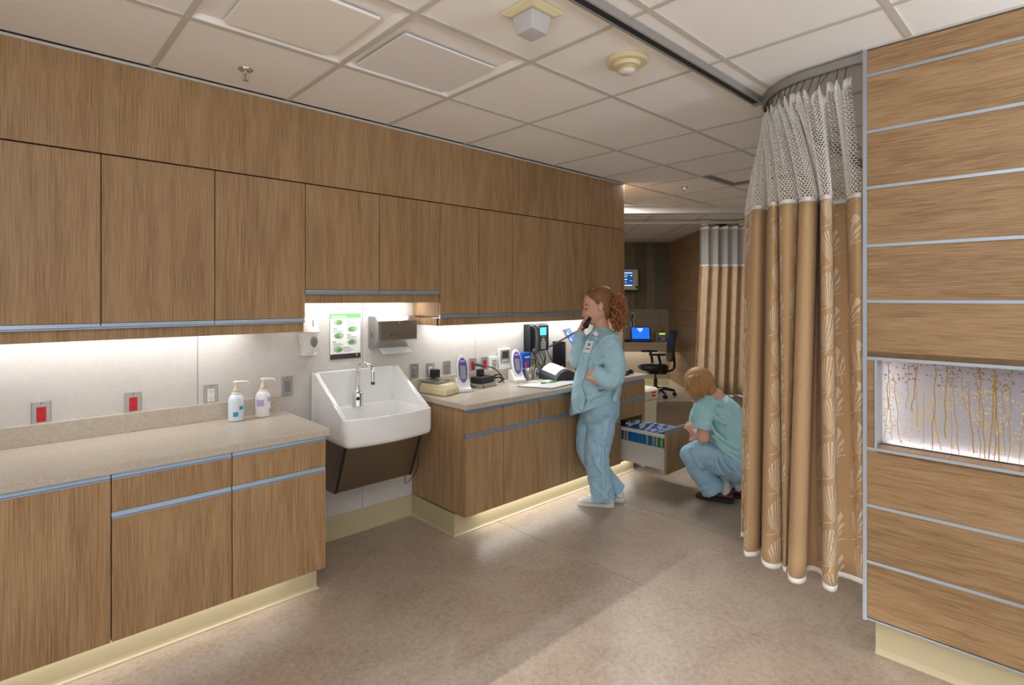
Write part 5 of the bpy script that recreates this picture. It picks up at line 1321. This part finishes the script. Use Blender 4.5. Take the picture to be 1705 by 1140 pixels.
g.ell(P3(1028, 515, FW), IR * .042, ID * .04, IZ * .085, 14, 10)
stuff(g.build('ponytail', 'hair_curl', hair, smooth=True))
# jacket
j = G()
J = [(547, 1003, 13.5, .062, 0), (551, 1003.5, 18, .085, 0), (556, 1004, 25, .125, -.05), (563, 1004, 30, .165, -.08), (575, 1003, 33, .192, -.08), (595, 1000, 36, .20, -.05), (615, 997, 38.5, .20, -.08), (635, 994, 41, .205, -.12), (655, 992, 42, .19, -.2), (672, 990, 41.5, .185, -.28), (680, 989, 40, .18, -.30)]
j.rings([ring(u, v, FW, a, d_, t, 40, (.012 + .035 * max(0, (v - 590) / 90), 7, .6)) for v, u, a, d_, t in J])
def slv(g, pts, radii, rp=.0):
    pts = crom([Vector(p) for p in pts], 7); m_ = len(pts); R_ = []
    for i in range(m_):
        f = i / (m_ - 1) * (len(radii) - 1); q = int(min(f, len(radii) - 2)); R_.append((radii[q] + (radii[q + 1] - radii[q]) * (f - q)) * (1 + rp * math.sin(i * 2.1)))
    g.tube(pts, R_, 16)
slv(j, [P3(1012, 566, 3.840), P3(1021, 590, 3.780), P3(1023, 622, 3.750), P3(1010, 632, 3.710), P3(987, 616, 3.70)], [.085, .075, .078, .068, .050], .05)
slv(j, [P3(990, 570, 4.000), P3(972, 588, 4.000), P3(962, 600, 3.970), P3(962, 580, 3.940), P3(966, 554, 3.965)], [.075, .068, .062, .050, .040], .05)
# collar and fold ridges
def ridge(g, P_, r): g.tube(crom([P3(p[0], p[1], p[2] - .008) for p in P_], 5), r * 1.5, 7)
ridge(j, [(992, 548, 3.920), (987, 556, 3.885), (978, 570, 3.880), (968, 600, 3.890), (962, 640, 3.900), (958, 686, 3.920)], .010)
ridge(j, [(1018, 580, 3.805), (1005, 598, 3.785), (992, 612, 3.770)], .012); ridge(j, [(1028, 598, 3.820), (1012, 612, 3.770), (998, 618, 3.735)], .011)
ridge(j, [(1030, 615, 3.800), (1016, 624, 3.755), (1000, 626, 3.720)], .010); ridge(j, [(1020, 644, 3.820), (1000, 655, 3.795), (975, 662, 3.810)], .010)
ridge(j, [(1030, 640, 3.860), (1026, 655, 3.840), (1022, 668, 3.840)], .011); ridge(j, [(1000, 640, 3.800), (985, 660, 3.805), (972, 684, 3.850)], .010); ridge(j, [(1005, 570, 3.815), (996, 590, 3.805), (990, 606, 3.800)], .009)
ridge(j, [(1026, 572, 3.870), (1030, 590, 3.865), (1031, 612, 3.860)], .009)
jk = j.build('jacket', 'scrub_jacket', pn, mods=CLOTH(.006))
def wrapped(name, px_pts, w, mat, parent, target, fw0):
    c_ = crom([P3(u, v, fw0) for u, v in px_pts], 6); g = G(); vs = []
    for i, p in enumerate(c_):
        d = (c_[min(i + 1, len(c_) - 1)] - c_[max(i - 1, 0)]).normalized(); sd_ = d.cross(ID).normalized()
        vs += [p - sd_ * w, p, p + sd_ * w]
    g.add(vs, [(3 * i + k, 3 * i + k + 1, 3 * i + k + 4, 3 * i + k + 3) for i in range(len(c_) - 1) for k in (0, 1)])
    o = g.build(name, mat, parent, smooth=True)
    m = o.modifiers.new('wrap', 'SHRINKWRAP'); m.target = target; m.wrap_method = 'PROJECT'; m.use_project_x = m.use_project_y = m.use_project_z = False
    m.wrap_method = 'NEAREST_SURFACEPOINT'; m.offset = .003
    q = o.modifiers.new('solid', 'SOLIDIFY'); q.thickness = .005; q.offset = 1
    return o
wrapped('placket', [(991, 552), (984, 566), (973, 590), (966, 620), (961, 655), (957, 685)], .014, 'scrub_jacket', jk, jk, 3.80)
wrapped('sleeve_seam', [(1014, 560), (1024, 572), (1029, 592), (1027, 612)], .005, 'scrub_jacket', jk, jk, 3.76)
wrapped('pocket', [(974, 652), (992, 648), (1008, 645)], .006, 'scrub_jacket', jk, jk, 3.70)
G().tube(crom([P3(1003 + 15 * math.cos(t), 549 - 4 * math.cos(t) * -.5 + 1.5 * math.sin(t), FW + .066 * math.sin(t)) for t in [2 * PI * i / 16 for i in range(17)]], 2), .008, 8).build('collar', 'scrub_jacket', jk, smooth=True)
# trousers
tr = G()
tr.rings([ring(1001, 635, 4.0, 27, .15), ring(1001, 660, 4.0, 31, .165), ring(1000, 690, 4.03, 32, .18), ring(997, 705, 4.06, 28, .165)])
slv(tr, [P3(1003, 680, 4.01), P3(1000, 715, 3.99), P3(994, 755, 3.98), P3(998, 793, 3.99), P3(1004, 829, 4.0)], [.105, .102, .090, .086, .088], .02)
slv(tr, [P3(991, 680, 4.10), P3(981, 720, 4.09), P3(980, 752, 4.09), P3(1003, 788, 4.14), P3(1027, 817, 4.15)], [.105, .098, .085, .075, .075], .02)
ridge(tr, [(1006, 700, 3.90), (1005, 740, 3.895), (1004, 790, 3.90), (1006, 832, 3.915)], .009); ridge(tr, [(985, 805, 3.93), (998, 818, 3.905), (1012, 830, 3.915)], .009); ridge(tr, [(1016, 690, 3.92), (1010, 712, 3.90), (1008, 728, 3.90)], .010); ridge(tr, [(1018, 808, 3.95), (1008, 822, 3.92), (1000, 832, 3.915)], .008)
ridge(tr, [(988, 760, 3.90), (994, 775, 3.895), (1006, 790, 3.90)], .007)
tr.build('trousers', 'scrub_pants', pn, mods=CLOTH(.0065))
shoe(pn, (3.290, 2.405, 0), (3.150, 2.615, 0), 'shoe_white', 'shoe_sole', 'sneaker')
shoe(pn, (3.428, 2.415, 0), (3.290, 2.625, 0), 'shoe_white', 'shoe_sole', 'sneaker')
# badge on its reel
bc = P3(979.5, 577, 3.825); bx = (IR * .96 - IZ * .12 + ID * .02).normalized(); bz = (IZ * .93 + IR * .30).normalized(); bn_ = bx.cross(bz).normalized()
bg = G().obox(bc, bx * .024, bz * .043, bn_ * .0012).build('badge', 'paper', pn)
G().obox(bc + bz * .016 + bn_ * .0016 * (1 if bn_.dot(-ID) > 0 else -1), bx * .009, bz * .011, bn_ * .0004).build('badge_photo', 'mid_grey', bg)
G().obox(bc - bz * .016 + bn_ * .0016 * (1 if bn_.dot(-ID) > 0 else -1), bx * .018, bz * .003, bn_ * .0004).build('badge_print', 'ink', bg)
G().tube([bc + bz * .043, P3(988, 562, 3.740), P3(991.5, 557, 3.745)], .0022, 6).build('badge_strap', 'clear_plastic', bg)
G().cyl(P3(992, 555.5, 3.752), P3(992, 555.5, 3.738), .0145, None, 16).build('badge_reel', 'white_plastic', bg)
# receiver in the far hand with cord to the wall telephone
hr = root('telephone_receiver', P3(977, 540, 3.890), 'black telephone receiver held to the ear of the standing person', 'receiver')
G().tube(crom([P3(974, 544, 3.93), P3(978, 537, 3.915), P3(982, 530, 3.95), P3(985, 520, 4.08), P3(991, 508, 4.11)], 5), [.018, .022, .023, .021, .018, .016, .015, .014, .014, .014, .014, .014, .014, .014, .015, .016, .018, .020, .021, .021, .020], 10).build('handle', 'black', hr, smooth=True)
G().tube(crom([P3(974.5, 546, 3.890), P3(958, 553, 4.040), P3(937, 565, 4.290), P3(915, 577, 4.550)], 6), .0075, 8).build('cord', 'dark_grey', hr, smooth=True)
# ------------------------------------------------------------------ crouching person at the drawer
FC = 4.15
pc_ = root('person', (3.95, 1.93, 0), 'person with short blond hair in aqua scrubs crouching by the file drawer', 'person', 'people in scrubs')
b = G()
hc = P3(1162, 641, 4.14)
fdir = (-IR * .80 - IZ * .50 + ID * .33).normalized(); upv = (IZ * .83 - IR * .48 + ID * .1); upv = (upv - fdir * upv.dot(fdir)).normalized(); sdv = fdir.cross(upv)
b.ell(hc, fdir * .098, sdv * .074, upv * .112, 18, 12)
b.ell(hc + fdir * .03 - upv * .055, fdir * .058, sdv * .054, upv * .062, 14, 10)
b.limb([hc + fdir * .092 + upv * .005, hc + fdir * .108 - upv * .03], [.008, .012], 8, 3); b.ell(hc + fdir * .082 - upv * .098, fdir * .018, sdv * .024, upv * .014)
b.limb([hc - upv * .05 - fdir * .03, P3(1184, 668, 4.14)], [.052, .058], 12)
for s_ in (-1, 1): b.ell(hc + sdv * .074 * s_ - upv * .01 - fdir * .005, fdir * .016, sdv * .009, upv * .03, 10, 8)
SP = [(1185, 668, 4.14), (1202, 695, 4.12), (1216, 730, 4.10), (1226, 768, 4.08)]
b.limb([P3(*p) for p in SP], [.11, .13, .12, .12], 14)
shN, elN, wrN = P3(1172, 684, 3.99), P3(1171, 729, 3.95), P3(1157, 718, 4.06)
b.limb([shN, elN], [.050, .040], 12); b.limb([elN, wrN], [.042, .030], 12)
hand(b, P3(1160, 722, 4.045), (-IR * .62 + IZ * .65 + ID * .45), (IR * .3 + ID * 1.0 - IZ * .2), .155, .75, 1)
shF, elF, wrF = P3(1166, 684, 4.30), P3(1155, 735, 4.32), P3(1172, 728, 4.10)
b.limb([shF, elF, wrF], [.050, .040, .028], 12)
hand(b, wrF, (IR * .6 - ID * .7 + IZ * .1), (-IR * .3 - IZ * .6 - ID * .3), .15, .7, 1)
b.limb([P3(1228, 775, 4.0), P3(1149, 756, 4.08), P3(1186, 806, 4.08)], [.07, .052, .038], 12); b.limb([P3(1228, 775, 4.22), P3(1160, 758, 4.32), P3(1217, 805, 4.25)], [.07, .052, .038], 12)
body = b.build('body', 'skin', pc_, mods=REM(.0055, 2))
G().ell(hc + fdir * .088 + sdv * .03 + upv * .012, fdir * .006, sdv * .011, upv * .005, 10, 6).build('eye', 'eye', body, smooth=True); G().ell(hc + fdir * .088 - sdv * .03 + upv * .012, fdir * .006, sdv * .011, upv * .005, 10, 6).build('eye', 'eye', body, smooth=True)
G().tube([hc + fdir * .089 - upv * .066 + sdv * .02, hc + fdir * .094 - upv * .066, hc + fdir * .089 - upv * .066 - sdv * .02], .004, 6).build('lips', 'lips', body, smooth=True)
# bobbed hair
h = G()
h.ell(hc + upv * .022 - fdir * .022, fdir * .112, sdv * .100, upv * .112, 20, 14)
h.ell(P3(1176, 646, 4.14), IR * .070, ID * .095, IZ * .082, 18, 12)
h.ell(P3(1153, 633, 4.14), IR * .055, ID * .085, IZ * .062, 16, 10)
hair = h.build('hair', 'hair_blond', pc_, mods=REM(.007, 3))
g = G(); random.seed(44)
for k in range(130):
    a = random.uniform(-1, 1); e = random.uniform(0, 1)
    top = P3(1163 + 8 * random.uniform(-1, 1), 616 + 7 * abs(a), 4.14 + .035 * a)
    tu = 1142 + 47 * e; tv = 650 + 14 * math.sin(e * PI) + random.uniform(-6, 6) - 8 * (e < .15)
    dp = 4.14 - .098 * math.sqrt(max(0, 1 - ((tu - 1166) / 32) ** 2)) * (1 if random.random() < .85 else -1)
    mid = P3((1163 + tu * 1.4) / 2.4 + (tu - 1165) * .30, 632 + random.uniform(-3, 3), 4.14 + (dp - 4.14) * 1.08)
    g.tube(crom([top, mid, P3(tu, tv, dp)], 7), [.0045] * 12 + [.003, .002, .0015], 5)
stuff(g.build('hair_strands', 'hair_blond', hair, smooth=True))
# short-sleeved top
j = G()
SPN = [Vector(P3(*p)) for p in [(1180, 662, 4.14), (1186, 672, 4.14), (1197, 690, 4.13), (1208, 712, 4.115), (1218, 742, 4.10), (1226, 772, 4.09)]]
wid = [(.06, .085), (.125, .165), (.165, .195), (.175, .195), (.165, .20), (.150, .21)]
rs_ = []
for i, (c_, (wa, wd)) in enumerate(zip(SPN, wid)):
    tg = (SPN[min(i + 1, 5)] - SPN[max(i - 1, 0)]).normalized(); sa = (IR * 1 - tg * IR.dot(tg)).normalized(); sb = tg.cross(sa)
    rs_.append([c_ + sa * wa * math.cos(t) * (1 + .03 * math.sin(6 * t + i)) + sb * wd * math.sin(t) for t in [2 * PI * q / 34 for q in range(34)]])
j.rings(rs_)
slv(j, [P3(1182, 674, 4.06), P3(1171, 688, 3.985), P3(1170, 702, 3.965), P3(1169, 715, 3.955)], [.085, .078, .068, .066], .03)
slv(j, [P3(1176, 676, 4.22), P3(1165, 692, 4.30), P3(1161, 712, 4.31)], [.085, .074, .066], .03)
ridge(j, [(1186, 688, 3.93), (1196, 700, 3.925), (1210, 706, 3.93)], .010); ridge(j, [(1183, 706, 3.945), (1192, 720, 3.94), (1212, 738, 3.92), (1232, 746, 3.91)], .010); ridge(j, [(1186, 724, 3.96), (1204, 742, 3.93), (1230, 758, 3.90)], .009)
ridge(j, [(1178, 672, 3.985), (1190, 668, 3.985), (1205, 676, 3.96)], .009); ridge(j, [(1192, 735, 3.96), (1210, 755, 3.92), (1236, 772, 3.89)], .010)
j.build('scrub_top', 'scrub_top', pc_, mods=CLOTH(.0065))
tr = G()
tr.ell(P3(1230, 775, 4.10), IR * .15, ID * .20, IZ * .13, 18, 12)
slv(tr, [P3(1232, 775, 3.98), P3(1200, 765, 4.0), P3(1168, 754, 4.05), P3(1152, 757, 4.08)], [.125, .112, .092, .078], .02)
slv(tr, [P3(1153, 757, 4.08), P3(1162, 776, 4.08), P3(1176, 797, 4.08), P3(1188, 815, 4.08)], [.080, .085, .086, .092], .03)
slv(tr, [P3(1232, 778, 4.22), P3(1195, 765, 4.27), P3(1162, 758, 4.32)], [.12, .105, .08], .02); slv(tr, [P3(1162, 758, 4.32), P3(1190, 790, 4.29), P3(1218, 810, 4.25)], [.08, .08, .078], .02)
ridge(tr, [(1198, 760, 3.885), (1206, 775, 3.875), (1216, 786, 3.875)], .009); ridge(tr, [(1207, 756, 3.88), (1216, 772, 3.865), (1226, 782, 3.865)], .009); ridge(tr, [(1190, 764, 3.89), (1196, 778, 3.89), (1205, 790, 3.89)], .008); ridge(tr, [(1150, 745, 4.02), (1160, 768, 3.995), (1172, 782, 3.99)], .008)
for q_ in ((1151, 757, 4.08), (1162, 758, 4.32)): tr.ell(P3(*q_), (.082, 0, 0), (0, .082, 0), (0, 0, .082), 14, 10)
tr.build('trousers', 'scrub_pants', pc_, mods=CLOTH(.0065))
for hl, to in (((3.995, 1.835, 0), (3.925, 2.085, 0)), ((4.155, 1.80, 0), (4.085, 2.04, 0))):
    s_ = shoe(pc_, hl, to, 'shoe_oxblood', 'shoe_black_sole', 'loafer', .08, False)
    hv = Vector(hl); dv = (Vector(to) - hv).normalized()
    G().limb([hv + dv * .055 + IZ * .065, hv + dv * .06 + IZ * .16], [.038, .040], 12).build('sock', 'sock', pc_, smooth=True)
